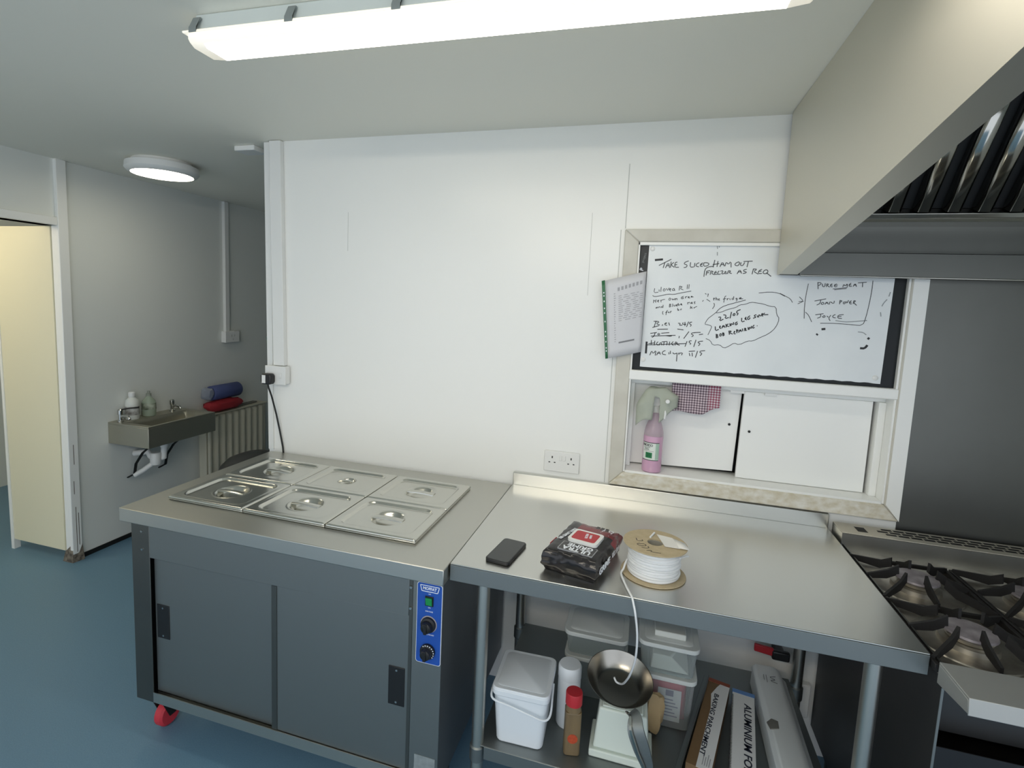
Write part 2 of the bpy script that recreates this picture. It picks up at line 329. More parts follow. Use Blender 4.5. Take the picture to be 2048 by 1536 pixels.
# linings, stop beads, sill, transom
b = MB()
b.box(WX0, WX0 + .012, -.018, .115, 1.012, WZ1); b.box(WX1 - .012, WX1, -.018, .115, 1.012, WZ1); b.box(WX0, WX1, -.018, .115, WZ1 - .012, WZ1)
b.build('lining', 'gloss_white', win, bev=.002)
b = MB(); b.box(WX0 + .012, WX1 - .012, -.020, .13, 1.0, 1.020); b.build('sill', 'gloss_white', win, bev=.003)
b = MB(); b.box(WX0 + .0, WX1 - .0, -.021, .115, 1.382, 1.420); b.build('transom', 'gloss_white', win, bev=.004)
b = MB(); b.box(WX0 + .012, WX1 - .012, .045, .115, 1.362, 1.382); b.box(WX0 + .012, WX0 + .028, .05, .115, 1.02, 1.362); b.box(WX1 - .035, WX1 - .012, .035, .115, 1.02, 1.362)
b.build('stop_bead', 'gloss_white', win, bev=.002)
MB().box(WX0 + .012, WX1 - .012, .0, .012, 1.420, WZ1 - .012).build('pane', 'dark_panel', win, label='upper pane behind the whiteboard, with night darkness put into its colour')  # darkness of night beyond the glass is put into the base colour
MB().box(1.60, 2.72, .19, .20, .9, 2.0).build('dark_backdrop', 'black', win, label='black sheet standing in for the dark space behind the sliding panels')  # black sheet stands in for the unlit room behind the hatch
ld = MB(); ld.prism([(1.720, 1.024), (2.118, 1.036), (2.128, 1.36), (1.728, 1.36)], 'y', .088, .104)
ld = ld.build('sliding_panel', 'gloss_white', win, bev=.0015)
MB().lathe([(.0048, 0), (.0048, .003), (.002, .004)], (2.092, .088, 1.222), 14, Matrix.Rotation(PI / 2, 3, 'X')).build('finger_hole', 'dark_metal', ld)
rd = MB(); rd.prism([(2.126, 1.0215), (2.556, 1.0215), (2.556, 1.36), (2.132, 1.36)], 'y', .060, .076)
rd = rd.build('sliding_panel', 'gloss_white', win, bev=.0015)
MB().lathe([(.0048, 0), (.0048, .003), (.002, .004)], (2.160, .060, 1.207), 14, Matrix.Rotation(PI / 2, 3, 'X')).build('finger_hole', 'dark_metal', rd)
b = MB(); b.box(2.08, 2.13, .05, .06, 1.352, 1.362); b.box(2.20, 2.24, .045, .06, 1.352, 1.362)
b.build('runner', 'plastic_white', win)

# ------------------------------------------------------------------ steel sheet behind the cooker
t = MB().box(2.646, 3.595, -.0035, -.0005, .3, 1.796).build('steel_splashback', 'steel_dark')
tag(t, 'dark brushed steel wall sheet behind the cooker, below the canopy', 'splashback')

# ================================================================== CEILING LAMPS
M['tube_glow'] = mat('lit_diffuser', '#ffffff', .5, emit=BATTEN, emit_col='#fff5e4')
M['lens'] = mat('lit_lens_edge', '#e8e8e0', .3, emit=.32, emit_col='#fff6e2')
M['uplight_glow'] = mat('added_uplight', '#ffffff', .5, emit=BATTEN * .5, emit_col='#fff5e4')
M['tray'] = mat('grey_tray_plastic', '#c9d2d2', .45)
M['clip'] = mat('steel_clip', '#8c9494', .45, .3)
def batten(cx, cy, rz, label, glow, deep=1., flank='lens'):
    t = thing('batten_light', label, 'ceiling light', (cx, cy, H), rz, None); T = TR(t)
    L = .725
    MB(T).prism([(-.032, 0), (.032, 0), (.047, -.046), (-.047, -.046)], 'x', -L + .02, L - .02).build('tray', 'tray', t, bev=.004)
    # the clear cover: rim and rounded trough
    b = MB(T); b.box(-L, L, -.058, .058, -.054, -.048); b.build('rim', 'lens', t, bev=.003)
    b = MB(T); b.box(-L + .08, L - .08, .0490, .0575, -.0478, -.0472); b.build('uplight_strip', M['uplight_glow'], t)  # unseen glowing strip added on the wall side to brighten the ceiling
    prof = [(-.050, -.0545), (-.0505, -.066), (-.044, -.078), (-.034, -.085), (.034, -.085), (.044, -.078), (.0505, -.066), (.050, -.0545)]
    b = MB(T); secs = []
    for x, k in ((-L + .004, .55), (-L + .014, .85), (-L + .055, 1), (L - .055, 1), (L - .014, .85), (L - .004, .55)):
        secs.append([(x, y * (k * .4 + .6), -.0545 + (z + .0545) * k * deep) for y, z in prof])
    n = len(prof); vs = [q for s_ in secs for q in s_]
    fs = [(i * n + k, i * n + k + 1, (i + 1) * n + k + 1, (i + 1) * n + k) for i in range(len(secs) - 1) for k in range(n - 1)]
    fs += [list(range(n)), list(range((len(secs) - 1) * n, len(secs) * n))]; b.add(vs, fs)
    b.mi = [0 if (f % (n - 1)) in (2, 3, 4) and 2 * (n - 1) <= f < 3 * (n - 1) else 1 for f in range(5 * (n - 1))] + [1, 1]
    b.build('diffuser', [glow, flank], t)
    for sx in (-1, 1):
        for k in range(6):
            x = -L + .035 + k * .276
            MB(T).prism([(sx * .0585, -.056), (sx * .061, -.056), (sx * .0605, -.044), (sx * .045, -.014), (sx * .0385, -.014), (sx * .0585, -.044)], 'x', x - .011, x + .011).build('clip', 'clip', t, bev=.001)
    return t
batten(1.313, -.935, math.radians(1.2), 'long lit tube fitting with plastic cover above the hot cupboard', M['tube_glow'])
M['opal_glow'] = mat('lit_opal_cover', '#ffffff', .5, emit=BATTEN * 2.3, emit_col='#fff3df')
t2 = batten(1.25, -2.95, 0, 'long lit tube fitting nearer the front of the room', M['opal_glow'], 2.1, M['opal_glow'])
# round lamp
M['round_glow'] = mat('lit_opal', '#ffffff', .4, emit=ROUND, emit_col='#fff6dc')
t = thing('round_ceiling_lamp', 'round white ceiling lamp lit in front of the sink wall', 'ceiling light', (-.865, .235, H))
T = TR(t)
MB(T).lathe([(.145, 0), (.150, -.016), (.176, -.020), (.179, -.05), (.168, -.064), (.150, -.070), (.150, -.060), (.1, -.06)], (0, 0, 0), 56).build('housing', 'plastic_white', t)
MB(T).lathe([(.149, -.062), (.148, -.070), (.12, -.0755), (.06, -.078), (.001, -.079)], (0, 0, 0), 56).build('diffuser', 'round_glow', t)
# small white box on the ceiling by the wall's end
t = MB().box(-.19, -.075, .02, .11, H - .024, H - .0005).build('junction_box', 'plastic_white', bev=.004)
tag(t, 'small flat white box on the ceiling by the wall end', 'junction box')

# ================================================================== FITTINGS ON THE LEFT PART OF THE MAIN WALL
def lean(z): return .036 * (1 - z / H)      # how far the free wall end has crept in at height z
b = MB(); zt, zb = H - .002, 1.318
b.hexa([(.052 + lean(zb) - .002, -.026, zb), (.112 + lean(zb) - .002, -.026, zb), (.112 + lean(zb) - .002, -.0005, zb), (.052 + lean(zb) - .002, -.0005, zb)],
       [(.046, -.026, zt), (.106, -.026, zt), (.106, -.0005, zt), (.046, -.0005, zt)])
t = b.build('cable_trunking', 'plastic_white', bev=.002)
tag(t, 'white cable trunking running up the main wall to the ceiling', 'trunking')
t = MB().hexa([(.022, -.006, .9), (.050, -.006, .9), (.050, -.0004, .9), (.022, -.0004, .9)], [(.002, -.006, H - .002), (.036, -.006, H - .002), (.036, -.0004, H - .002), (.002, -.0004, H - .002)]).build('trim_2', 'plastic_white')
struct(t)
t = thing('socket_outlet', 'single white surface socket under the wall trunking, black plug in it', 'socket', (.09, -.001, 1.272))
MB().box(.038, .146, -.040, -.0065, 1.232, 1.316).build('back_box', 'plastic_white', t, bev=.004)
MB().box(.035, .149, -.046, -.0405, 1.229, 1.3175).build('face_plate', 'plastic_white', t, bev=.003)
MB().box(.118, .128, -.049, -.046, 1.262, 1.285).build('switch', 'plastic_white', t, bev=.002)
t = thing('power_cable', 'black plug and cable hanging from the wall socket behind the hot cupboard', 'cable', (.07, -.05, 1.25))
b = MB(); b.prism([(.043, 1.232), (.088, 1.232), (.094, 1.245), (.094, 1.272), (.086, 1.283), (.045, 1.283), (.037, 1.272), (.037, 1.245)], 'y', -.080, -.0463)
b.build('plug', 'black_plastic', t, bev=.006, seg=3)
MB().box(.046, .066, -.0812, -.080, 1.238, 1.276).build('sticker', 'plastic_white', t)
pts = [(.064, -.062, 1.233), (.065, -.058, 1.215), (.068, -.040, 1.17), (.076, -.018, 1.08), (.088, -.009, 1.0), (.104, -.007, .92), (.110, -.0065, .86), (.112, -.0065, .80)]
MB().tube(pts, .0042, 10).build('flex', 'black_plastic', t)
t = thing('double_socket', 'white double switched socket on the wall above the steel table', 'socket', (1.459, -.001, 1.015))
MB().box(1.386, 1.532, -.0105, -.0004, .973, 1.059).build('face_plate', 'plastic_white', t, bev=.003)
for sx in (0, 1):
    MB().box(1.4495 + sx * .0145, 1.4605 + sx * .0145, -.0135, -.0105, 1.022, 1.043).build('switch', 'plastic_white', t, bev=.0015)
    x = 1.420 + sx * .078
    b = MB(); b.box(x - .0025, x + .0025, -.0109, -.0104, 1.029, 1.038); b.box(x - .0145, x - .0075, -.0109, -.0104, 1.010, 1.014); b.box(x + .0075, x + .0145, -.0109, -.0104, 1.010, 1.014)
    b.build('pin_holes', 'black', t)
# bits fixed to the wall end
t = MB().box(-.030, .003, .035, .085, 2.165, 2.265).build('door_contact', 'black_plastic', bev=.004); tag(t, 'small black box fixed high on the end of the main wall', 'box')
t = MB().hexa([(-.006, .03, 1.28), (.012, .03, 1.28), (.012, .04, 1.28), (-.006, .04, 1.28)], [(-.020, .03, 1.445), (.007, .03, 1.445), (.007, .04, 1.445), (-.020, .04, 1.445)]).build('hanging_strip', mat('dark_green', '#1f5a4a', .5), bev=.002)
tag(t, 'dark green plastic strip hanging on the end of the main wall', 'strip')

# ================================================================== SINK WALL
t = thing('wall_trunking', 'thin white conduit and socket on the sink wall above the radiator', 'trunking', (XS, 1.35, 1.3))
MB().box(XS + .0005, XS + .028, 1.285, 1.325, 1.345, H - .002).build('conduit', 'plastic_white', t, bev=.002)
MB().box(XS + .0005, XS + .045, 1.262, 1.41, 1.255, 1.345).build('socket', 'plastic_white', t, bev=.004)
b = MB(); b.box(XS + .045, XS + .0456, 1.32, 1.33, 1.30, 1.318); b.box(XS + .045, XS + .0456, 1.35, 1.36, 1.30, 1.318); b.box(XS + .045, XS + .0456, 1.335, 1.345, 1.275, 1.285)
b.build('pin_holes', 'seam', t)
# wash basin
t = thing('hand_basin', 'small stainless hand basin on brackets on the left wall', 'sink', (XS, .59, .74))
X1 = -1.133; Y0, Y1, Z0, Z1 = .33, .853, .672, .808
M['basin'] = mat('basin_steel', '#b9b6a8', .5, 1.)
b = MB()
bx0, bx1, by0, by1 = XS + .105, X1 - .022, Y0 + .04, Y1 - .04
b.box(XS + .0005, bx0, Y0, Y1, Z1 - .012, Z1).box(bx1, X1, Y0, Y1, Z1 - .012, Z1).box(bx0, bx1, Y0, by0, Z1 - .012, Z1).box(bx0, bx1, by1, Y1, Z1 - .012, Z1)
b.box(X1 - .003, X1, Y0, Y1, Z0, Z1 - .012).box(XS + .0005, X1 - .003, Y0, Y0 + .003, Z0, Z1 - .012).box(XS + .0005, X1 - .003, Y1 - .003, Y1, Z0, Z1 - .012)
b.build('rim', 'basin', t, bev=.004)
b = MB()
def bowl(u, v):
    x = bx0 + (bx1 - bx0) * u; y = by0 + (by1 - by0) * v
    d = min(u, 1 - u) * (bx1 - bx0); e = min(v, 1 - v) * (by1 - by0)
    k = min(1, min(d, e) / .03); k = k * k * (3 - 2 * k)
    return (x, y, Z1 - .002 - .125 * k)
b.grid(24, 36, bowl); b.build('bowl', 'basin', t, solid=.0015)
b = MB(); b.lathe([(.022, 0), (.022, .004), (.012, .005)], (-1.25, .56, Z1 - .127), 20); b.build('waste', 'dark_metal', t)
for y in (.365, .745):
    tp = MB(); tp.lathe([(.019, 0), (.019, .008), (.012, .012), (.012, .045), (.016, .048), (.016, .075), (.010, .082)], (XS + .062, y, Z1 + .0005), 18)
    tp.tube([(XS + .062, y, Z1 + .03), (XS + .09, y, Z1 + .042), (XS + .125, y, Z1 + .040), (XS + .14, y, Z1 + .022)], .0085, 10)
    tp = tp.build('tap', 'chrome', t)
    if y < .5: MB().tube([(XS + .062, y, Z1 + .078), (XS + .10, y + .03, Z1 + .086), (XS + .15, y + .055, Z1 + .092)], [.007, .006, .008], 10, .6).build('lever', 'dark_metal', tp)
for y in (.43, .66):
    MB().tube([(X1 - .06, y, Z0 - .006), (X1 - .11, y, Z0 - .022), (X1 - .17, y, Z0 - .07), (XS + .10, y, Z0 - .15), (XS + .085, y, Z0 - .22), (XS + .03, y, Z0 - .25)], .011, 10, .5).build('bracket', 'dark_metal', t)
b = MB()
b.tube([(-1.27, .56, Z0), (-1.27, .56, Z0 - .06)], .024, 16); b.lathe([(.03, 0), (.034, .01), (.034, .07), (.028, .08)], (-1.30, .52, Z0 - .17), 20)
b.tube([(-1.27, .56, Z0 - .05), (-1.275, .555, Z0 - .13), (-1.30, .53, Z0 - .15), (-1.345, .52, Z0 - .12), (-1.36, .515, Z0 - .09), (-1.40, .51, Z0 - .10), (XS + .005, .50, Z0 - .11)], .02, 14)
b.tube([(-1.30, .52, Z0 - .15), (-1.34, .46, Z0 - .20), (-1.38, .43, Z0 - .23)], .016, 12)
b.build('waste_trap', 'plastic_white', t)
# bottles on the back of the basin
t = thing('soap_bottle', 'white plastic soap bottle at the back of the basin, nearer the doorway', 'bottle', (XS + .052, .455, Z1 + .001)); T = TR(t)
MB(T).lathe([(.036, 0), (.040, .006), (.040, .10), (.036, .125), (.018, .142), (.018, .15)], n=28).build('body', mat('milky_plastic', '#dcdfda', .35), t)
MB(T).lathe([(.020, .150), (.020, .172), (.015, .178)], n=20).build('cap', 'plastic_white', t)
MB(T).lathe([(.0404, .03), (.0404, .085)], n=28, close=False).build('label_band', mat('label_print', '#c9cac6', .5, col2='#6b6763', noise_scale=38), t)
t = thing('soap_bottle', 'clear green-tinted soap bottle at the back of the basin, beside the white one', 'bottle', (XS + .052, .575, Z1 + .001)); T = TR(t)
MB(T).lathe([(.036, 0), (.040, .006), (.042, .06), (.038, .10), (.016, .125), (.014, .135)], n=28).build('body', clear('green_clear', '#c8d6c4', .55), t)
MB(T).lathe([(.015, .135), (.015, .150), (.008, .152), (.008, .165)], n=20).build('pump_cap', mat('grey_cap', '#8f958c', .4), t)
MB(T).lathe([(.0425, .045), (.0415, .085)], n=28, close=False).build('label_band', mat('label_print_b', '#b7bfae', .5, col2='#4f5a44', noise_scale=34), t)
# radiator and what lies on it
t = thing('radiator', 'old cream panel radiator on the left wall, below the rolls', 'radiator', (XS, 1.3, .28))
RX = XS + .115; ry0, ry1, rz0, rz1 = 1.0, 1.62, .15, .722
b = MB()
n = 64; ys = [ry0 + (ry1 - ry0) * i / n for i in range(n + 1)]
vs = []; fs = []
for z in (rz0, rz0 + .03, rz1 - .03, rz1):
    for i, y in enumerate(ys):
        k = 0 if z in (rz0, rz1) else 1
        vs.append((RX + k * .012 * (max(-.4, math.sin(2 * PI * (i / n) * 9))), y, z))
for j in range(3):
    for i in range(n): fs.append((j * (n + 1) + i, j * (n + 1) + i + 1, (j + 1) * (n + 1) + i + 1, (j + 1) * (n + 1) + i))
b.add(vs, fs); M['rad'] = mat('cream_radiator', '#c9c6b4', .5)
b.build('front_panel', 'rad', t, solid=.004)
MB().box(XS + .03, RX - .018, ry0, ry1, rz0, rz1).build('rear_panel', 'rad', t, bev=.004)
MB().box(XS + .012, RX + .014, ry0 - .006, ry1 + .006, rz1 + .002, rz1 + .012).build('top_grille', 'rad', t, bev=.002)
b = MB(); b.box(XS + .0005, XS + .03, 1.1, 1.14, .2, .65); b.box(XS + .0005, XS + .03, 1.5, 1.54, .2, .65); b.build('wall_bracket', 'rad', t)
MB().tube([(XS + .06, ry0 - .006, .19), (XS + .06, ry0 - .04, .19), (XS + .06, ry0 - .04, .0)], .011, 12).build('pipe', 'rad', t)
def lump(b, c, s, seed, amp=.12, n=20):
    m_ = n // 2
    vs = []; c = Vector(c)
    for j in range(m_ + 1):
        for i in range(n):
            a = 2 * PI * i / n; p = PI * j / m_
            d = Vector((math.sin(p) * math.cos(a), math.sin(p) * math.sin(a), math.cos(p)))
            e = Vector([math.copysign(abs(q) ** .7, q) for q in d]) * (1 + amp * noise.noise(d * 2.1 + Vector((seed, seed, 0))))
            vs.append(c + Vector((e.x * s[0], e.y * s[1], e.z * s[2])))
    b.add(vs, [(j * n + i, j * n + (i + 1) % n, (j + 1) * n + (i + 1) % n, (j + 1) * n + i) for j in range(m_) for i in range(n)])
    return b
t = lump(MB(), (XS + .085, 1.19, .783), (.06, .165, .044), 3.1, .2).build('red_cloth_bundle', mat('red_cloth', '#a32832', .7, bump=.4, bump_scale=50))
tag(t, 'folded red cloth bundle on top of the radiator, under the blue roll', 'cloth')
t = thing('paper_roll', 'blue paper towel roll in clear wrap on top of the red bundle', 'paper roll', (XS + .085, 1.2, .835))
Rx = Matrix.Rotation(-PI / 2, 3, 'X')
MB().lathe([(.018, 0), (.050, 0), (.056, .008), (.056, .272), (.050, .28), (.018, .28)], (XS + .085, 1.06, .885), 32, Rx).build('roll', mat('blue_paper', '#4d5888', .7, bump=.3, bump_scale=60), t)
lump(MB(), (XS + .085, 1.035, .885), (.045, .03, .045), 5., .3).build('wrap_end', clear('wrap_film', '#c5ccd8', .35), t)
t = MB().hexa([(XS + .05, 1.30, .737), (XS + .09, 1.30, .737), (XS + .09, 1.55, .737), (XS + .05, 1.55, .737)], [(XS + .05, 1.31, .745), (XS + .09, 1.31, .745), (XS + .09, 1.55, .748), (XS + .05, 1.55, .748)]).build('thin_folder', mat('grey_board', '#6f706a', .6))
tag(t, 'thin grey folded sheet lying on the radiator beside the red bundle', 'folder')
# dark bin behind the hot cupboard
t = thing('waste_bin', 'dark grey round-topped bin behind the hot cupboard, in front of the radiator', 'bin', (-.52, .55, 0))
MB().lathe([(.17, .0), (.18, .01), (.215, .51), (.22, .52)], (-.52, .55, 0), 40).build('body', mat('bin_grey', '#3a3c3c', .5), t)
MB().lathe([(.225, .521), (.226, .545), (.21, .59), (.17, .63), (.10, .658), (.001, .67)], (-.52, .55, 0), 40).build('lid', mat('bin_lid', '#303232', .45), t)
# ================================================================== HOT CUPBOARD
ZM = .895
HX0, HX1, HY0, HY1 = .044, 1.256, -.791, -.016
hc = thing('hot_cupboard', 'stainless hot cupboard on red castors with blue control strip and lidded wells', 'food warmer', (.65, -.4, 0))
wx0, wx1, wy0, wy1 = .140, 1.104, -.662, -.148
b = MB()
zt0 = ZM - .048
b.ring((HX0, HX1, HY0, HY1), (wx0, wx1, wy0, wy1), zt0, ZM)
b.build('worktop', 'steel', hc, bev=.0025)
cb = .165
b = MB()
b.box(.062, .064, -.758, -.03, cb, zt0); b.box(1.243, 1.245, -.758, -.03, cb, zt0); b.box(.064, 1.243, -.032, -.03, cb, zt0); b.box(.064, 1.243, -.758, -.03, cb, cb + .003)
b.build('casing', mat('casing_side', '#84888b', .55, 1.), hc)
MB().box(.062, .142, -.7615, -.7585, cb, zt0).build('corner_post', 'steel_dark', hc, bev=.001)
MB().box(1.150, 1.245, -.7615, -.7585, cb, zt0).build('control_post', 'steel_front', hc, bev=.001)
MB().box(1.138, 1.149, -.7605, -.750, cb, zt0).build('post_return', 'steel_dark', hc)
MB().box(.1425, 1.1375, -.7615, -.7585, .716, zt0).build('fascia', 'steel_front', hc, bev=.001)
b = MB(); b.box(.1425, 1.1375, -.7635, -.700, cb + .003, .178); b.box(.1425, 1.1375, -.7635, -.7605, .178, .206); b.box(.1425, 1.1375, -.7250, -.722, .178, .206); b.box(.1425, 1.1375, -.744, -.742, .178, .198)
b.build('door_track', 'steel', hc)
def slide(x0, x1, y, hx, nm='sliding_door'):
    d = MB().box(x0, x1, y, y + .008, .206, .714).build('sliding_door', 'steel_front', hc, bev=.001)
    h = MB(); h.prism([(hx - .027, .415), (hx + .027, .415), (hx + .027, .541), (hx - .027, .541)], 'y', y - .0025, y - .0002)
    h = h.build('handle', 'black_plastic', d, bev=.006, seg=3)
    q = MB()
    for z in (.426, .530): q.lathe([(.0035, 0), (.0035, .0012)], (hx, y - .0026, z), 10, Matrix.Rotation(PI / 2, 3, 'X'))
    q.build('screw', 'chrome', d)
    return d
slide(.146, .665, -.7475, .182)
d = slide(.650, 1.137, -.757, 1.101)
MB().box(.648, .668, -.7592, -.7572, .206, .714).build('edge_fold', 'steel_dark', d)
b = MB()
for x in (.110, 1.1435):
    for z in (.808, .742): b.lathe([(.005, 0), (.004, .003)], (x, -.7616, z), 12, Matrix.Rotation(PI / 2, 3, 'X'))
b.build('screw', 'chrome', hc)
# blue control strip
def rrect(x0, x1, z0, z1, r, n=5):
    o = []
    for cx, cz, a0 in ((x1 - r, z1 - r, 0), (x0 + r, z1 - r, 90), (x0 + r, z0 + r, 180), (x1 - r, z0 + r, 270)):
        for k in range(n + 1):
            a = math.radians(a0 + 90 * k / n); o.append((cx + r * math.cos(a), cz + r * math.sin(a)))
    return o
cp = MB().prism(rrect(1.164, 1.244, .580, .832, .008), 'y', -.7632, -.7616).build('control_panel', 'white_ink', hc)
MB().prism(rrect(1.1655, 1.2425, .5815, .8305, .007), 'y', -.7637, -.7632).build('blue_face', 'blue_panel', cp)
FY = -.7638
def F(x, z): return frame((x, FY, z), (1, 0, 0), (0, 0, 1))
b = MB(); q = [(1.174, .824), (1.234, .824), (1.229, .806), (1.179, .806)]
for i in range(4):
    a, c = q[i], q[(i + 1) % 4]; ribbon(b, [(a[0], FY, a[1]), (c[0], FY, c[1])], .0022, (0, -1, 0))
b.build('badge_outline', 'white_ink', cp)
text('MOFFAT', .0125, F(1.204, .815), 'white_ink', cp, bold=.03, width=.043)
text('OFF', .005, F(1.204, .799), 'white_ink', cp); text('ON', .005, F(1.204, .757), 'white_ink', cp)
text('BAIN MARIE', .0055, F(1.204, .745), 'white_ink', cp, width=.024); text('HOT CUPBOARD', .0055, F(1.204, .673), 'white_ink', cp, width=.034)
MB().box(1.191, 1.217, -.767, -.7637, .763, .793).build('switch_bezel', 'black_plastic', cp, bev=.001)
MB().hexa([(1.194, -.769, .766), (1.214, -.769, .766), (1.214, -.7672, .766), (1.194, -.7672, .766)], [(1.194, -.774, .790), (1.214, -.774, .790), (1.214, -.7672, .790), (1.194, -.7672, .790)]).build('rocker', 'green_lamp', cp, bev=.001)
RX90 = Matrix.Rotation(PI / 2, 3, 'X')
for z, kind in ((.706, 0), (.622, 1)):
    if kind == 0: MB().lathe([(.026, 0), (.026, .0012), (.0235, .0014)], (1.204, -.7638, z), 36, RX90).build('dial_scale', mat('dial_silver', '#a4a0a6', .4), cp)
    k = MB(); k.lathe([(.0235, .0014), (.023, .009), (.0165, .011), (.0155, .026), (.012, .028)], (1.204, -.7638, z), 36, RX90)
    k.box(1.1995, 1.2085, -.7955, -.789, z - .015, z + .015)
    k = k.build('knob', 'black_plastic', cp, bev=.0008)
    if kind:
        q = MB()
        for i in range(9):
            a = math.radians(125 - i * 20); x, zz = 1.204 + .021 * math.cos(a), z + .021 * math.sin(a)
            q.lathe([(.0018, 0), (.0018, .0006)], (x, -.7734, zz), 8, RX90)
        q.build('marks', 'white_ink', k)
MB().box(1.168, 1.236, -.7625, -.7616, .175, .275).build('rating_plate', mat('plate_grey', '#8e979a', .5, col2='#7b8486', noise_scale=60), hc)
for x, y in ((.10, -.70), (1.20, -.70), (.10, -.16), (1.08, -.16)):
    c = MB(); c.box(x - .045, x + .045, y - .045, y + .045, .158, .1645); c.lathe([(.022, .135), (.022, .158)], (x, y, 0), 18)
    c.prism([(y - .02, .136), (y + .025, .136), (y + .045, .045), (y + .018, .045)], 'x', x - .026, x - .022); c.prism([(y - .02, .136), (y + .025, .136), (y + .045, .045), (y + .018, .045)], 'x', x + .022, x + .026)
    c.box(x - .026, x + .026, y - .02, y + .025, .131, .137)
    c = c.build('castor', 'dark_metal', hc)
    MB().lathe([(.014, -.019), (.040, -.019), (.048, -.012), (.048, .012), (.040, .019), (.014, .019)], (x, y + .030, .0485), 28, Matrix.Rotation(PI / 2, 3, 'Y')).build('wheel', 'rubber_red', c)

# food pans sunk in the well, one under each pair of lids
def pan(cx, lab):
    t = thing('food_pan', lab, 'food pan', (cx, -.405, ZM), 0, 'food pans in the hot cupboard wells')
    T = TR(t); b = MB(T); w, l = .1625, .2665; iw, il, d = .1505, .246, -.06
    b.ring((-w, w, -l, l), (-iw, iw, -il, il), .0006, .0062)
    b.build('rim', 'steel_lid', t, bev=.002)
    b = MB(T); iw -= .001; il -= .001
    b.add([(-iw, -il, .0006), (iw, -il, .0006), (iw, il, .0006), (-iw, il, .0006), (-iw + .02, -il + .02, d), (iw - .02, -il + .02, d), (iw - .02, il - .02, d), (-iw + .02, il - .02, d)],
          [(0, 1, 5, 4), (1, 2, 6, 5), (2, 3, 7, 6), (3, 0, 4, 7), (4, 5, 6, 7)])
    b.build('well', 'steel_lid', t, solid=.001)
    return t
PX = (.1305 + .1635, .1305 + .1635 + .328, .1305 + .1635 + .656)
pan(PX[0], 'steel food pan rim under the two lids nearest the wall socket end')
pan(PX[1], 'steel food pan rim under the middle pair of lids')
pan(PX[2], 'steel food pan rim showing under the pair of lids nearest the steel table')
def lid_mesh(small):
    W, L = .1628, .1332
    def fn(u, v):
        x, y = (2 * u - 1) * W, (2 * v - 1) * L
        d = min(W - abs(x), L - abs(y)); z = .0062
        if d < .004: z = .0045 if d > .0015 else -.0010
        qx, qy = abs(x) - (W - .030 - .034), abs(y) - (L - .026 - .034)
        sd = math.hypot(max(qx, 0), max(qy, 0)) + min(max(qx, qy), 0) - .034
        k = min(1, max(0, -sd / .009)); z -= .0072 * k * k * (3 - 2 * k); z += .0012 * math.exp(-((sd - .002) / .003) ** 2)
        r = math.hypot(x, y) / (.58 if small else 1.)
        k = min(1, max(0, (.062 - r) / .022)); k = k * k * (3 - 2 * k)
        z -= .0150 * k
        if not small or True:
            z += .0016 * math.exp(-((r - .064) / .003) ** 2)
        return (x, y, z)
    return MB().grid(100, 82, fn)
def lid(cx, cy, lab, small=False, dz=.0):
    t = thing('pan_lid', lab, 'pan lid', (cx, cy, ZM + .0085 + dz), 0, 'lids on the hot cupboard'); T = TR(t)
    b = lid_mesh(small); b.T = None; b.v = [T @ p for p in b.v]
    b.build('cover', 'steel_lid', t, solid=.0009)
    k = .55 if small else 1.
    b = MB(T)
    secs = []
    for i in range(13):
        a = -1 + i / 6.
        x = a * .058 * k; zz = -.001 + .0035 * (1 - a * a)
        secs.append([(x, -.013 * k, zz - .004), (x, -.012 * k, zz), (x, -.005 * k, zz + .0022), (x, .005 * k, zz + .0022), (x, .012 * k, zz), (x, .013 * k, zz - .004)])
    n = 6; b.add([q for s_ in secs for q in s_], [(i * n + j, i * n + (j + 1) % n, (i + 1) * n + (j + 1) % n, (i + 1) * n + j) for i in range(12) for j in range(n)] + [list(range(n)), list(range(12 * n, 13 * n))])
    b.build('handle', 'steel_lid', t)
    return t
YF, YB = -.540, -.2705
L1 = lid(PX[0], YF, 'front-row pan lid nearest the door end of the hot cupboard')
dup(L1, (PX[1], YF, ZM + .0085), 'middle pan lid of the front row')
dup(L1, (PX[2], YF, ZM + .0085), 'front-row pan lid above the blue control strip')
dup(L1, (PX[0], YB, ZM + .0085), 'back-row pan lid below the hanging black cable')
lid(PX[1], YB, 'middle pan lid of the back row, with the smallest handle dish', True)
dup(L1, (PX[2], YB, ZM + .0085), 'back-row pan lid nearest the steel table')

# ================================================================== STEEL TABLE
BX0, BX1, BY0, BY1 = 1.2605, 2.4330, -.752, -.003
ZB = .900
tb = thing('steel_table', 'stainless prep table with upstand and lower shelf under the hatch', 'table', (1.85, -.38, 0))
M['steel_table'] = mat('table_steel', '#d0d0cb', .28, 1.)
b = MB(); b.box(BX0, BX1, BY0, -.024, ZB - .004, ZB); b.build('top', 'steel_table', tb, bev=.0015)
b = MB(); b.box(BX0, BX1, BY0, BY0 + .003, ZB - .052, ZB - .0045).box(BX0, BX1, BY0 + .003, BY0 + .02, ZB - .052, ZB - .049).box(BX0, BX0 + .003, BY0 + .003, -.03, ZB - .052, ZB - .0045).box(BX1 - .003, BX1, BY0 + .003, -.03, ZB - .052, ZB - .0045)
b.build('apron', 'steel_front', tb, bev=.001)
MB().box(BX0, BX1, -.0235, -.003, ZB - .05, ZB + .052).build('upstand', 'steel_table', tb, bev=.003)
SH = .320
lg = [(1.350, -.700), (2.347, -.700), (1.333, -.075), (2.372, -.075)]
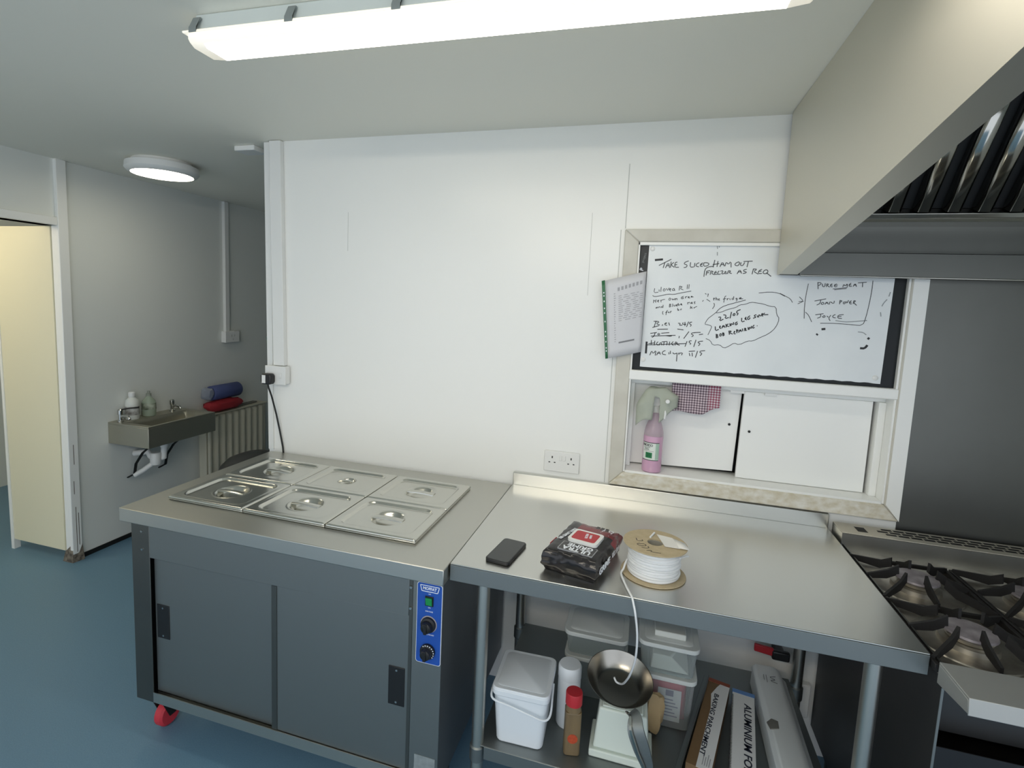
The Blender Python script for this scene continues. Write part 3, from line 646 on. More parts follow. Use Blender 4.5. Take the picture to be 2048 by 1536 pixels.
for x, y in lg:
    l = MB().lathe([(.019, .12), (.019, ZB - .006)], (x, y, 0), 24).build('leg', 'steel', tb)
    MB().lathe([(.0192, SH - .06), (.0235, SH - .055), (.0235, SH - .012), (.0192, SH - .008)], (x, y, 0), 24).build('collar', 'steel_front', l)
    MB().lathe([(.020, 0), (.024, .012), (.021, .05), (.021, .12)], (x, y, 0), 24).build('foot', 'steel_dark', l)
b = MB(); b.box(1.352, 2.350, -.714, -.06, SH - .003, SH).box(1.375, 2.325, -.7155, -.7125, SH - .042, SH - .0005).box(1.352, 2.35, -.062, -.06, SH - .04, SH - .003)
b.build('shelf', 'steel_front', tb, bev=.001)

# ------------------------------------------------------------------ phone
t = thing('mobile_phone', 'black phone in a dark case lying on the steel table', 'phone', (1.397, -.632, ZB + .0005), math.radians(-8)); T = TR(t)
MB(T).prism(rrect(-.038, .038, -.077, .077, .012), 'z', 0, .0095).build('case', 'black_plastic', t, bev=.002, seg=3)
MB(T).prism(rrect(-.0345, .0345, -.0735, .0735, .009), 'z', .0095, .0101).build('screen', mat('screen_glass', '#2a2e2f', .22), t)

# ------------------------------------------------------------------ pack of wipes
t = thing('wipes_pack', 'crumpled black and red pack of cleaning wipes on the steel table', 'wipes pack', (1.6225, -.5915, ZB + .0008), math.radians(-13.5)); T = TR(t)
M['wrap_black'] = mat('black_wrap', '#232021', .2, col2='#171516', noise_scale=20, bump=.35, bump_scale=35)
M['wrap_red'] = mat('red_wrap', '#7d2228', .22, col2='#58171c', noise_scale=18, bump=.3, bump_scale=35)
bm = bmesh.new(); bmesh.ops.create_cube(bm, size=2); bmesh.ops.subdivide_edges(bm, edges=bm.edges, cuts=17, use_grid_fill=True)
hw, hl, hh = .082, .122, .034
for v in bm.verts:
    x, y, z = v.co; rr = max(abs(x), abs(y))
    side = 1 - .10 * z * z                                     # waist in towards top and foot
    ht = 1 - .30 * max(0, rr - .72) ** 1.5 * 3.2
    px, py = x * hw * side, y * hl * side
    pz = (z * ht) * hh * (.88 + .12 * (y + 1) / 2 if z > 0 else 1)
    p = Vector((px, py, pz)); d = noise.noise(Vector((px * 26, py * 26, pz * 40))) + .6 * noise.noise(Vector((px * 70 + 5, py * 60, pz * 60)))
    edge = 1. if (abs(z) < .85 or rr > .8) else .25
    off = .0045 * d * edge
    if z > .85: p.z += off * 1.2
    elif z < -.95: p.z = -hh
    else: p += Vector((x if abs(x) > .98 else 0, y if abs(y) > .98 else 0, 0)) * off * 1.6 + Vector((0, 0, off * .5))
    p.z = max(p.z, -hh); v.co = p + Vector((0, 0, hh))
b = MB(T); bm.verts.ensure_lookup_table()
b.v = [T @ v.co for v in bm.verts]
for f in bm.faces:
    c = f.calc_center_median(); red = (c.y > .052 and c.x > -.045 and c.z > .03) or (c.x > .07 and c.y > .03)
    b.f.append([v.index for v in f.verts]); b.mi.append(1 if red else 0)
bm.free()
b.build('wrapper', ['wrap_black', 'wrap_red'], t)
def PL(x, y, z=.0675): return T @ Vector((x, y, z))
def PF(x, y, ax, z=.0675):
    a = math.radians(ax); return frame(PL(x, y, z), T.to_3x3() @ Vector((math.cos(a), math.sin(a), 0)), T.to_3x3() @ Vector((-math.sin(a), math.cos(a), 0)))
def patch(nm, m, x0, x1, y0, y1, z0, z1, r=.004, par=t):
    return MB(T).prism(rrect(x0, x1, y0, y1, r), 'z', z0, z1).build(nm, m, par)
zt = .0655
patch('title_edge', mat('grey_edge', '#8d8f92', .4), -.045, .060, -.098, -.044, zt - .004, zt, .003)
patch('title_panel', 'wrap_black', -.042, .057, -.095, -.047, zt, zt + .0004, .003)
text('ULTRA', .030, PF(.008, -.082, 180, zt + .0008), 'white_ink', t, bold=.03, width=.084)
text('GRIME', .026, PF(.012, -.058, 180, zt + .0008), 'white_ink', t, bold=.03, width=.075)
fl = patch('flap', 'plastic_white', -.038, .052, -.042, .040, zt + .0002, zt + .009, .012)
fl2 = patch('flap_panel', 'red', -.030, .042, -.032, .030, zt + .009, zt + .0094, .008, fl)
text('ULTRA', .011, PF(.008, .004, 100, zt + .0097), 'white_ink', fl, bold=.03); text('GRIME', .009, PF(.020, .004, 100, zt + .0097), 'white_ink', fl, bold=.02)
text('100 GIANT WIPES', .015, PF(-.052, .005, 80, zt + .002), 'white_ink', t, bold=.02, width=.095)
text('PRO', .022, PF(.054, .080, 80, zt + .0012), 'white_ink', t, bold=.01)
for i in range(3): patch('print_bar', 'wrap_black', .006 + i * .014, .016 + i * .014, .062, .108, zt - .001, zt + .0012, .001)
text('pro wipes', .010, PF(.030, .080, 80, zt + .0015), 'white_ink', t)
patch('pink_spot', mat('pink_print', '#c77f7c', .4), -.018, .010, .046, .064, zt - .001, zt + .0012, .009)
# side lettering, on the right and left flanks
def side_text(s, sz, x, y, z, d, wd):
    o = T @ Vector((x, y, z)); X = T.to_3x3() @ Vector((0, d, 0)); Z = Vector((0, 0, 1))
    return text(s, sz, frame(o, X, Z), 'white_ink', t, bold=.03, width=wd)
side_text('GRIME', .026, .0862, -.058, .030, 1, .095); side_text('ULTRA', .022, .0862, .045, .032, 1, .07)
side_text('ULTRA', .024, -.0845, .085, .040, -1, .06)
MB(T).prism(rrect(-.055, -.005, .028, .052, .004), 'x', -.0852, -.0835).build('side_patch', 'red', t)

# ------------------------------------------------------------------ cable reel
RC = Vector((1.825, -.595, ZB + .0008))
t = thing('cable_reel', 'cardboard reel of white cable with a paper tag, on the steel table', 'cable reel', RC)
M['card'] = mat('brown_card', '#b9aa8c', .75, col2='#ae9f80', noise_scale=50)
def ring(nm, z0, z1, r): return MB().lathe([(.022, z0), (r, z0), (r + .0006, (z0 + z1) / 2), (r, z1), (.022, z1), (.022, z0)], RC, 56, close=False).build(nm, 'card', t)
ring('flange', 0, .003, .090); ring('flange', .0885, .0915, .0885)
MB().lathe([(.0205, .003), (.0235, .003), (.0235, .0885), (.0205, .0885), (.0205, .003)], RC, 32, close=False).build('core', mat('core_grey', '#9a978c', .7), t)
prof = [(.0238, .0035)]
for i in range(11):
    z = .004 + i * .0076
    for k in range(5):
        a = -PI / 2 + PI * (k + .5) / 5; prof.append((.0690 + .0042 * math.cos(a) + .0015 * math.sin(i * 1.9), z + .0038 + .0038 * math.sin(a)))
prof.append((.0235, .088))
M['cable_white'] = mat('white_cable', '#e3e5e6', .4)
wnd = MB().lathe(prof, RC, 64, close=False)
for p in wnd.v:
    a = math.atan2(p.y - RC.y, p.x - RC.x); p.z += .0011 * math.sin(a * 2 + p.z * 300)
    p.z = min(max(p.z, RC.z + .0034), RC.z + .0882)
wnd.build('cable_winding', 'cable_white', t)
MB().tube([RC + Vector((.066, -.030, .07)), RC + Vector((.074, -.020, .069)), RC + Vector((.084, -.004, .066)), RC + Vector((.092, .006, .064))], .0028, 10).build('cable_end', 'cable_white', t)
MB().tube([RC + Vector((-.014, .026, .093)), RC + Vector((-.002, .060, .0945))], .0028, 8).build('cable_tail', 'cable_white', t)
b = MB(); zt = RC.z + .0917
b.add([RC + Vector(q) for q in ((.005, .055, .0922), (.048, .045, .0922), (.066, -.022, .0935), (.026, -.022, .0935), (.005, .055, .0932), (.048, .045, .0932), (.066, -.022, .0945), (.026, -.022, .0945))], [(0, 1, 2, 3), (4, 5, 6, 7), (0, 1, 5, 4), (1, 2, 6, 5), (2, 3, 7, 6), (3, 0, 4, 7)])
b.add([RC + Vector(q) for q in ((.048, .045, .0925), (.082, .018, .0945), (.090, -.026, .096), (.064, -.022, .0945))], [(0, 1, 2, 3)])
b.build('paper_tag', mat('tag_paper', '#e4e3de', .6), t, solid=.0008)
b = MB()
for q in ([(-.058, .010), (-.054, -.010), (-.036, -.004), (-.040, .004)], [(-.046, -.024), (-.056, -.034), (-.043, -.042), (-.026, -.038), (-.030, -.024), (-.046, -.028)], [(-.040, -.052), (-.028, -.054), (-.018, -.048), (-.022, -.038)], [(-.026, -.068), (-.010, -.062), (-.014, -.074), (.016, -.072)]):
    ribbon(b, [RC + Vector((x * .92, y * .92, .0919)) for x, y in q], .0022, (0, 0, 1))
b.build('pen_number', 'ink', t)
cord = [RC + Vector((-.073, -.004, .030)), RC + Vector((-.0785, -.018, .022)), RC + Vector((-.082, -.030, .012)), (1.738, -.650, .9085), (1.752, -.700, .9052), (1.764, -.738, .9052), (1.7715, -.757, .9035), (1.776, -.766, .893), (1.784, -.772, .862), (1.792, -.762, .80), (1.792, -.735, .72), (1.782, -.690, .64), (1.772, -.645, .585), (1.765, -.612, .552), (1.757, -.595, .537), (1.745, -.590, .537), (1.738, -.588, .548)]
def smooth_path(P, k=6):
    P = [Vector(p) for p in P]; o = []
    for i in range(len(P) - 1):
        a, b_, c, d = P[max(i - 1, 0)], P[i], P[i + 1], P[min(i + 2, len(P) - 1)]
        for j in range(k):
            s_ = j / k; o.append(.5 * ((2 * b_) + (c - a) * s_ + (2 * a - 5 * b_ + 4 * c - d) * s_ ** 2 + (3 * b_ - a - 3 * c + d) * s_ ** 3))
    return o + [P[-1]]
MB().tube(smooth_path(cord), .0029, 10).build('loose_cable', 'cable_white', t)
# ================================================================== ON THE LOWER SHELF
Zs = SH + .0006
M['tub_white'] = mat('bucket_white', '#dfe5ea', .35)
t = thing('plastic_bucket', 'square white lidded plastic bucket on the shelf beside the front table leg', 'bucket', (1.47, -.60, Zs), math.radians(2)); T = TR(t)
def rbox(b, w0, l0, w1, l1, z0, z1, r=.02, n=4):
    lo = rrect(-w0, w0, -l0, l0, r, n); hi = rrect(-w1, w1, -l1, l1, r, n); k = len(lo)
    b.add([(x, y, z0) for x, y in lo] + [(x, y, z1) for x, y in hi], [list(range(k))[::-1], list(range(k, 2 * k))] + [(i, (i + 1) % k, k + (i + 1) % k, k + i) for i in range(k)])
    return b
rbox(MB(T), .072, .078, .083, .090, 0, .166).build('body', 'tub_white', t, bev=.004)
b = rbox(MB(T), .087, .094, .088, .095, .160, .180); b.build('lid_skirt', 'tub_white', t, bev=.003)
b = rbox(MB(T), .088, .095, .086, .093, .180, .186); rbox(b, .074, .081, .073, .080, .1862, .1868, .014); b.build('lid', 'tub_white', t, bev=.002)
hp = [(-.088, -.02, .168), (-.090, -.07, .160), (-.080, -.099, .152), (-.03, -.101, .142), (.03, -.101, .128), (.075, -.099, .118), (.092, -.08, .125), (.0905, -.03, .150), (.089, .0, .166)]
MB(T).tube(smooth_path(hp, 4), .0032, 8).build('handle', 'tub_white', t)
t = thing('round_tub', 'white round lidded container standing behind the red-topped spice jar', 'container', (1.600, -.535, Zs)); T = TR(t)
MB(T).lathe([(.034, 0), (.036, .004), (.036, .155), (.034, .16)], n=32).build('body', 'tub_white', t)
MB(T).lathe([(.037, .161), (.037, .195), (.033, .202), (.001, .203)], n=32).build('lid', 'tub_white', t)
t = thing('spice_jar', 'tall brown spice jar with red lid and orange sticker', 'jar', (1.628, -.640, Zs), math.radians(12)); T = TR(t)
M['spice'] = mat('brown_spice', '#7d6a4c', .35, col2='#6a5a42', noise_scale=30, stretch=(1, 1, .3))
rbox(MB(T), .024, .022, .024, .022, 0, .135, .010).build('body', 'spice', t, bev=.002)
MB(T).lathe([(.0235, .135), (.0215, .150), (.0215, .160)], n=28).build('neck', 'spice', t)
MB(T).lathe([(.0250, .155), (.0250, .188), (.0235, .192), (.001, .193)], n=32).build('lid', 'red', t)
st = MB(T).lathe([(.015, 0), (.015, .0005)], (.0, -.0222, .055), 28, Matrix.Rotation(PI / 2, 3, 'X')).build('sticker', mat('orange_sticker', '#c2502a', .5, col2='#a23d22', noise_scale=120), t)
# weighing scale and the pans on it
t = thing('kitchen_scale', 'cream kitchen scale on the shelf with a frying pan resting on it', 'scale', (1.768, -.585, Zs))
M['cream_green'] = mat('cream_plastic', '#d3dcd3', .4)
MB().box(1.680, 1.862, -.644, -.520, Zs, Zs + .024).build('base', 'cream_green', t, bev=.004)
b = MB(); b.hexa([(1.690, -.636, Zs + .0245), (1.852, -.636, Zs + .0245), (1.852, -.530, Zs + .0245), (1.690, -.530, Zs + .0245)], [(1.702, -.622, .468), (1.840, -.622, .468), (1.840, -.535, .468), (1.702, -.535, .468)])
b.build('body', 'cream_green', t, bev=.006, seg=3)
b = MB(); q = [(1.712, -.6335, .365), (1.714, -.6238, .452), (1.790, -.6238, .452)]
ribbon(b, q, .0016, (0, -1, .1)); b.build('dial_outline', mat('grey_line', '#98a099', .5), t)
b = MB(); b.lathe([(.03, .4685), (.03, .476)], (1.77, -.58, 0), 24); b.box(1.712, 1.828, -.628, -.528, .476, .482); b.build('platform', 'cream_green', t, bev=.003)
def fry(label, c, tilt, roll, hd, zoff, hlabel):
    t = thing('frying_pan', label, 'frying pan', c, 0, None)
    R = (Matrix.Rotation(tilt, 3, 'X') @ Matrix.Rotation(roll, 3, 'Y'))
    prof = [(.001, 0), (.058, 0), (.066, .004), (.080, .018), (.090, .034), (.0965, .044), (.098, .0445), (.0975, .0425), (.091, .032), (.081, .0155), (.066, .0018), (.058, -.002), (.001, -.002)]
    MB().lathe(prof, c, 56, R, close=False).build('bowl', M['pan_steel'], t)
    pts = [Vector(c) + R @ Vector(p) for p in hd[0]] + [Vector(p) for p in hd[1]]
    h = MB().tube(smooth_path(pts, 5), [hd[2]] * ((len(pts) - 1) * 5 + 1), 12, hd[3]); 
    h.build('handle', hd[4], t, label=hlabel)
    rv = MB()
    for dx in (-.012, .012): rv.lathe([(.004, 0), (.003, .002)], Vector(c) + R @ Vector((hd[0][0][0] + dx, hd[0][0][1] - .004, .030)), 10)
    rv.build('rivet', 'chrome', t)
    return t
M['pan_steel'] = mat('pan_steel', '#a8a49c', .26, 1.)
t = thing('frying_pan', 'steel frying pan tilted on the kitchen scale, white cable end lying in it', 'frying pan', (1.752, -.575, .508))
c0 = Vector((1.752, -.575, .508)); R = Matrix.Rotation(math.radians(14), 3, 'X') @ Matrix.Rotation(math.radians(4), 3, 'Y')
prof = [(.001, 0), (.058, 0), (.066, .004), (.080, .018), (.090, .034), (.0965, .044), (.098, .0445), (.0975, .0425), (.091, .032), (.081, .0155), (.066, .0018), (.058, -.002), (.001, -.002)]
MB().lathe(prof, c0, 56, R, close=False).build('bowl', 'pan_steel', t)
def strap(path, wid, th, wdir):
    """a flat bar swept along path, wid wide towards wdir"""
    path = [Vector(p) for p in path]; b = MB(); vs = []; n = len(path)
    for i, p in enumerate(path):
        tg = (path[min(i + 1, n - 1)] - path[max(i - 1, 0)]).normalized(); w_ = Vector(wdir); w_ = (w_ - tg * w_.dot(tg)).normalized(); u = tg.cross(w_)
        q_ = i / (n - 1) * (len(wid) - 1); j_ = min(int(q_), len(wid) - 2); k = (wid[j_] + (wid[j_ + 1] - wid[j_]) * (q_ - j_)) / 2
        vs += [p - w_ * k - u * th, p + w_ * k - u * th, p + w_ * k + u * th, p - w_ * k + u * th]
    b.add(vs, [(i * 4 + j, i * 4 + (j + 1) % 4, (i + 1) * 4 + (j + 1) % 4, (i + 1) * 4 + j) for i in range(n - 1) for j in range(4)] + [(3, 2, 1, 0), tuple(range(4 * n - 4, 4 * n))])
    return b
hp = smooth_path([c0 + R @ Vector((.040, -.090, .034)), c0 + R @ Vector((.050, -.104, .036)), (1.808, -.706, .492), (1.826, -.716, .450), (1.844, -.7185, .405), (1.852, -.718, .366)], 5)
h = strap(hp, [.026, .030, .038, .046, .050, .048, .040, .028, .012], .0022, (1, -.25, .25))  .build('handle', 'steel_front', t, label='broad dull drooping handle')
strap([p + Vector((-.013 + .010 * max(0, (i - 16) / 9), -.0045, -.002)) for i, p in enumerate(hp)], [.006, .007, .008, .008, .006], .0022, (1, -.6, 0)).build('edge_strip', 'steel_pol', h, label='shiny folded edge of the handle')
rv = MB()
for dx in (.026, .046): rv.lathe([(.004, 0), (.003, .002)], c0 + R @ Vector((dx, -.094, .030)), 10)
rv.build('rivet', 'chrome', t)
# clear storage tubs
C1 = clear('clear_tub', '#dbe2e2', .13); C2 = clear('milky_lid', '#dfe4e2', .72, .3)
def tub(label, cx, cy, z, w, l, h, grp, lidtop=True):
    t = thing('storage_tub', label, 'storage tub', (cx, cy, z), 0, grp); T = TR(t)
    b = MB(T); lo = rrect(-w * .9, w * .9, -l * .9, l * .9, .02, 4); hi = rrect(-w, w, -l, l, .024, 4); k = len(lo)
    b.add([(x, y, .001) for x, y in lo] + [(x, y, h - .014) for x, y in hi], [list(range(k))[::-1]] + [(i, (i + 1) % k, k + (i + 1) % k, k + i) for i in range(k)])
    b.build('body', C1, t)
    b = MB(T); rbox(b, w + .005, l + .005, w + .005, l + .005, h - .018, h - .004, .026); rbox(b, w - .012, l - .012, w - .018, l - .018, h - .0038, h, .02)
    b.build('lid', C2, t, bev=.002)
    return t
tub('lower clear tub at the back of the shelf behind the white container', 1.668, -.33, Zs, .100, .080, .150, 'clear tubs on the left')
tub('upper clear lidded tub stacked behind the hanging white cable', 1.666, -.33, Zs + .1506, .102, .082, .086, 'clear tubs on the left')
tub('lower milky tub holding the red and white packet', 1.905, -.385, Zs, .080, .072, .180, 'milky tubs on the right')
tub('upper milky tub stacked above the red and white packet', 1.897, -.385, Zs + .1806, .088, .076, .108, 'milky tubs on the right')
t = thing('food_packet', 'red and white printed packet inside the lower milky tub', 'packet', (1.905, -.40, Zs + .003)); T = TR(t)
M['pk_red'] = mat('packet_red', '#c13a52', .35); M['pk_white'] = mat('packet_white', '#d9d4d6', .4)
def pil(b, w, l, h):
    def fn(u, v):
        x, z = (2 * u - 1), v; return (x * w * (1 - .08 * math.sin(PI * v)), -l * math.sin(PI * min(1, max(0, u))) ** .5 * (1 - .8 * abs(2 * v - 1) ** 4), z * h)
    return b.grid(20, 16, fn)
b = MB(T); b.v = []; pil(b, .060, .036, .150); b.add([(-.060, 0, 0), (.060, 0, 0), (.060, .02, 0), (-.060, .02, 0), (-.060, 0, .15), (.060, 0, .15), (.060, .02, .15), (-.060, .02, .15)], [(0, 1, 2, 3), (4, 5, 6, 7), (1, 2, 6, 5), (2, 3, 7, 6), (3, 0, 4, 7)])
b.build('packet', 'pk_red', t)
MB(T).box(-.030, .042, -.0385, -.037, .012, .120).build('printed_panel', 'pk_white', t)
b = MB(T)
for i in range(6): b.box(-.022, .034 - (i % 3) * .008, -.0391, -.0386, .028 + i * .011, .0315 + i * .011)
b.box(-.006, .018, -.0391, -.0386, .097, .117); b.build('print_lines', mat('grey_print', '#7b7690', .5), t)
t = MB().hexa([(1.845, -.44, Zs + .184), (1.965, -.44, Zs + .184), (1.965, -.34, Zs + .184), (1.845, -.34, Zs + .184)], [(1.850, -.437, Zs + .232), (1.905, -.437, Zs + .232), (1.955, -.36, Zs + .245), (1.85, -.36, Zs + .24)]).build('paper_bag', mat('white_paper', '#d7d6cf', .6), bev=.004)
tag(t, 'folded white paper bag inside the upper milky tub', 'paper bag')
t = MB().box(1.852, 1.948, -.43, -.33, Zs + .2892, Zs + .309).build('carton', mat('pale_card', '#c9ccc6', .6), bev=.003)
tag(t, 'flat pale carton lying on the upper milky tub', 'carton')
t = lump(MB(), (1.862, -.490, Zs + .074), (.032, .018, .062), 9., .3).build('brown_bag', mat('brown_paper', '#a08a66', .7, bump=.5, bump_scale=50))
tag(t, 'small brown paper bag standing behind the scale', 'paper bag')
# baking tray on its edge
t = thing('baking_tray', 'grey baking tray standing on edge beside the brown parchment box', 'tray', (1.990, -.43, Zs), math.radians(-15)); T = TR(t)
b = MB(T); b.box(-.004, -.002, -.255, .205, 0, .062); b.box(-.004, .009, -.255, .205, .060, .062); b.box(-.004, .009, -.255, .205, 0, .002)
b.build('plate', 'steel_front', t, bev=.001); MB(T).tube([(.009, -.255, .0625), (.009, .205, .0625)], .0028, 8).build('rolled_rim', 'steel_front', t)
# boxes of rolls
def roll_box(nm, label, cx, cy, rz, w, l, h, mt):
    t = thing(nm, label, 'box', (cx, cy, Zs), math.radians(rz), 'boxes of wrap rolls on the shelf'); T = TR(t)
    return t, T
t, T = roll_box('parchment_box', 'brown carton of baking parchment with a white lettered strip', 2.036, -.440, -14.5, .035, .2, .06, None)
M['kraft'] = mat('kraft_card', '#7d6344', .7, col2='#6a5337', noise_scale=12, stretch=(1, .2, 1)); M['carton_white'] = mat('carton_white', '#d9dbdb', .5)
MB(T).box(-.033, .035, -.21, .20, 0, .056).build('carton', 'kraft', t, bev=.0015)
MB(T).prism([(-.005, -.21), (.0355, -.21), (.0355, .198), (.010, .198), (-.002, .165), (-.014, .12), (-.005, .05)], 'z', .0561, .0572).build('lid_flap', 'carton_white', t)
MB(T).box(-.033, .0355, .185, .2015, .0561, .0578).build('torn_end', mat('red_brown_card', '#8a4a35', .7), t)
M['navy'] = mat('dark_print', '#1c2233', .5)
def ltext(s, x, y, z, sz, wd, m='navy', sh=0.): return text(s, sz, frame(T @ Vector((x, y, z)), T.to_3x3() @ Vector((0, -1, 0)), T.to_3x3() @ Vector((1, 0, 0))), m, t, bold=.015, width=wd, shear=sh)
ltext('BAKING PARCHMENT', .002, -.015, .0575, .020, .29, sh=.1)
b = MB(T)
for i in range(4): b.box(.008 + i * .006, .010 + i * .006, -.195, -.150 - (i % 2) * .012, .0572, .0575)
b.build('small_print', mat('pale_print', '#8d9094', .5), t)
t, T = roll_box('foil_box', 'white and blue carton lettered for aluminium foil', 2.130, -.462, -9, .034, .2, .05, None)
MB(T).box(-.034, .034, -.205, .20, 0, .052).build('carton', 'carton_white', t, bev=.0015)
MB(T).box(-.0345, .0345, .182, .2006, -.0002, .0526).build('end_band', mat('foil_blue', '#5c86bd', .4), t)
ltext('ALUMINIUM FOIL', .012, -.01, .0526, .030, .30, sh=.12)
b = MB(T)
for i in range(60): b.prism([(-.0343, .170 - i * .006), (-.0343, .165 - i * .006), (-.029, .1675 - i * .006)], 'z', .0521, .0526)
b.build('cutting_edge', 'steel_dark', t)
o = text('ALUMINIUM FOIL', .022, frame(T @ Vector((-.0345, -.01, .026)), T.to_3x3() @ Vector((0, -1, 0)), Vector((0, 0, 1))), 'navy', t, bold=.015, width=.28)
t = thing('film_dispenser', 'long white cling film dispenser with hinged lid on the shelf', 'dispenser', (2.246, -.40, Zs), math.radians(-1.5)); T = TR(t)
M['disp'] = mat('dispenser_white', '#d5dadb', .35)
MB(T).prism([(-.046, 0), (.064, 0), (.068, .036), (.052, .050), (-.044, .050)], 'y', -.27, .265).build('base', 'disp', t, bev=.003)
lidp = MB(T).prism([(-.046, .0508), (.047, .0508), (.052, .056), (.044, .072), (.024, .083), (-.034, .080), (-.046, .068)], 'y', -.27, .265).build('lid', 'disp', t, bev=.004, seg=3)
MB(T).prism([(-.040, -.055), (-.014, -.045), (-.012, -.015), (-.030, -.010), (-.046, -.030)], 'z', .080, .0835).build('catch', mat('catch_grey', '#6d6c66', .5), lidp)
b = MB(T)
for q in ([(.020, .205), (-.004, .196), (.020, .187), (-.004, .178), (.020, .169)],): ribbon(b, [(x, y, .0848) for x, y in q], .003, (0, 0, 1))
for q in ([(-.010, .205), (-.012, .165)], [(-.018, .205), (-.020, .175)]): ribbon(b, [(x, y, .0848) for x, y in q], .0016, (0, 0, 1))
b.build('logo', mat('logo_grey', '#55595c', .5), t)
# gas tap on the wall under the table
t = thing('gas_tap', 'red and black gas tap on the wall under the steel table', 'tap', (2.29, -.04, .41))
MB().lathe([(.018, 0), (.018, .06)], (2.315, -.002, .405), 20, Matrix.Rotation(PI / 2, 3, 'X')).build('body', 'black_plastic', t)
MB().box(2.285, 2.345, -.075, -.055, .39, .425).build('valve', 'black_plastic', t, bev=.006)
MB().hexa([(2.225, -.07, .408), (2.290, -.07, .400), (2.290, -.058, .400), (2.225, -.058, .408)], [(2.225, -.07, .436), (2.290, -.07, .430), (2.290, -.058, .430), (2.225, -.058, .436)]).build('lever', 'red', t, bev=.003)
t = MB().box(2.392, 2.436, -.03, -.0005, .16, .29).build('wall_box', 'plastic_white', bev=.004); tag(t, 'small white box on the wall low behind the table leg, beside the cooker', 'box')

# ================================================================== AT THE HATCH
t = thing('whiteboard', 'whiteboard with handwritten kitchen notes screwed over the upper hatch', 'whiteboard', (2.15, -.004, 1.67))
wb = MB(); wb.prism([(1.744, 1.899), (1.741, 1.434)] + [(1.741 + .0135 * i + .0, 1.4335 + .0012 * math.sin(i * 1.7) * (i > 22)) for i in range(1, 59)] + [(2.545, 1.432), (2.552, 1.899)], 'y', -.006, -.0005)
wb.build('board', 'board', t)
INKY = -.0065
for i_, q_ in enumerate(INK['blobs'].split(';')): INK['blob%d' % i_] = q_
def ink(nm, key, wd, m='ink'):
    b = MB()
    for st in INK[key].split(';'):
        v = [int(q) for q in st.split()]
        pts = [(1.74 + v[i] / 2000, INKY, 1.43 + v[i + 1] / 2000) for i in range(0, len(v), 2)]
        ribbon(b, pts, wd, (0, -1, 0))
    return b.build(nm, m, t)
ink('heading_note', 'headline', .0030, 'ink_grey'); ink('fridge_note', 'fridge', .0022); ink('name_list', 'names', .0028); ink('repair_note', 'repair', .0034)
ink('drawn_outline', 'cloud', .0020); ink('puree_note', 'puree', .0026, 'ink_grey'); [ink('smudge', k, .0075) for k in ('blob%d' % i for i in range(len(INK['blobs'].split(';'))))]; ink('wiped_marks', 'faint', .003, 'ink_faint')
for x, z in ((1.757, 1.884), (1.752, 1.462), (2.528, 1.452)):
    MB().lathe([(.009, 0), (.009, .002), (.006, .004), (.001, .0045)], (x, -.006, z), 20, Matrix.Rotation(PI / 2, 3, 'X')).build('screw_cap', 'plastic_white', t)
t = thing('black_folder', 'narrow strip of a black folder tucked behind the whiteboard, white letter on it', 'folder', (1.725, -.003, 1.85))
MB().prism([(1.7135, 1.79), (1.742, 1.79), (1.742, 1.894), (1.7155, 1.894), (1.7135, 1.85)], 'y', -.0045, -.0008).build('cover', mat('folder_black', '#25282a', .5), t)
text('P', .020, frame((1.723, -.0048, 1.806), (.3, 0, 1), (-1, 0, .3)), 'white_ink', t, bold=.02)
text('project', .013, frame((1.728, -.0048, 1.850), (.25, 0, 1), (-1, 0, .25)), mat('grey_letter', '#73787a', .5), t)
# paper in a plastic pocket, hooked behind the board's edge
t = thing('paper_pocket', 'clear punched pocket of papers with green spine, hanging beside the whiteboard', 'paper', (1.66, -.03, 1.62))
def pk(u, v):      # u across from spine, v up
    tl, tr, bl, br = Vector((1.578, -.040, 1.755)), Vector((1.741, -.0235, 1.798)), Vector((1.611, -.044, 1.458)), Vector((1.741, -.0235, 1.492))
    p = (bl.lerp(br, u)).lerp(tl.lerp(tr, u), v); p.y -= .010 * math.sin(PI * u) * (.6 + .4 * math.sin(PI * v)) ; return p
def pkt(b, u0, u1, v0, v1, dy, n=10):
    return b.grid(n, n, lambda u, v: pk(u0 + (u1 - u0) * u, v0 + (v1 - v0) * v) + Vector((0, dy, 0)))
pkt(MB(), .08, 1, .0, 1, 0).build('sheet', mat('grey_sheet', '#cfd0d4', .45), t, solid=.0012)
b = MB(); pkt(b, 0, .075, .0, 1.005, -.0005); b.build('green_spine', mat('spine_green', '#2f6b48', .5), t, solid=.0014)
b = MB()
for v in (.09, .13, .21, .28, .34, .47, .58, .64, .73, .80, .84): pkt(b, .025, .05, v, v + .018, -.0016, 1)
b.build('punched_holes', 'white_ink', t)
b = MB(); rnd = random.Random(3)
for i in range(7): pkt(b, .36 + i * .085, .36 + i * .085 + .05, .83 + i * .004, .875 + i * .004, -.0012, 2)
for i in range(13):
    v = .76 - i * .026; u = .38
    while u < .93:
        w_ = rnd.uniform(.05, .14); pkt(b, u, min(.95, u + w_), v, v + .008, -.0012, 2); u += w_ + rnd.uniform(.03, .09)
for i in range(22): pkt(b, .27, .27 + rnd.uniform(.02, .05), .80 - i * .029, .81 - i * .029, -.0012, 1)
b.build('print_lines', mat('faint_print', '#a2a3a8', .6), t)
b = MB(); pkt(b, .38, .80, .165, .185, -.0014, 6); b.build('fold_line', mat('fold_grey', '#7f8084', .6), t)
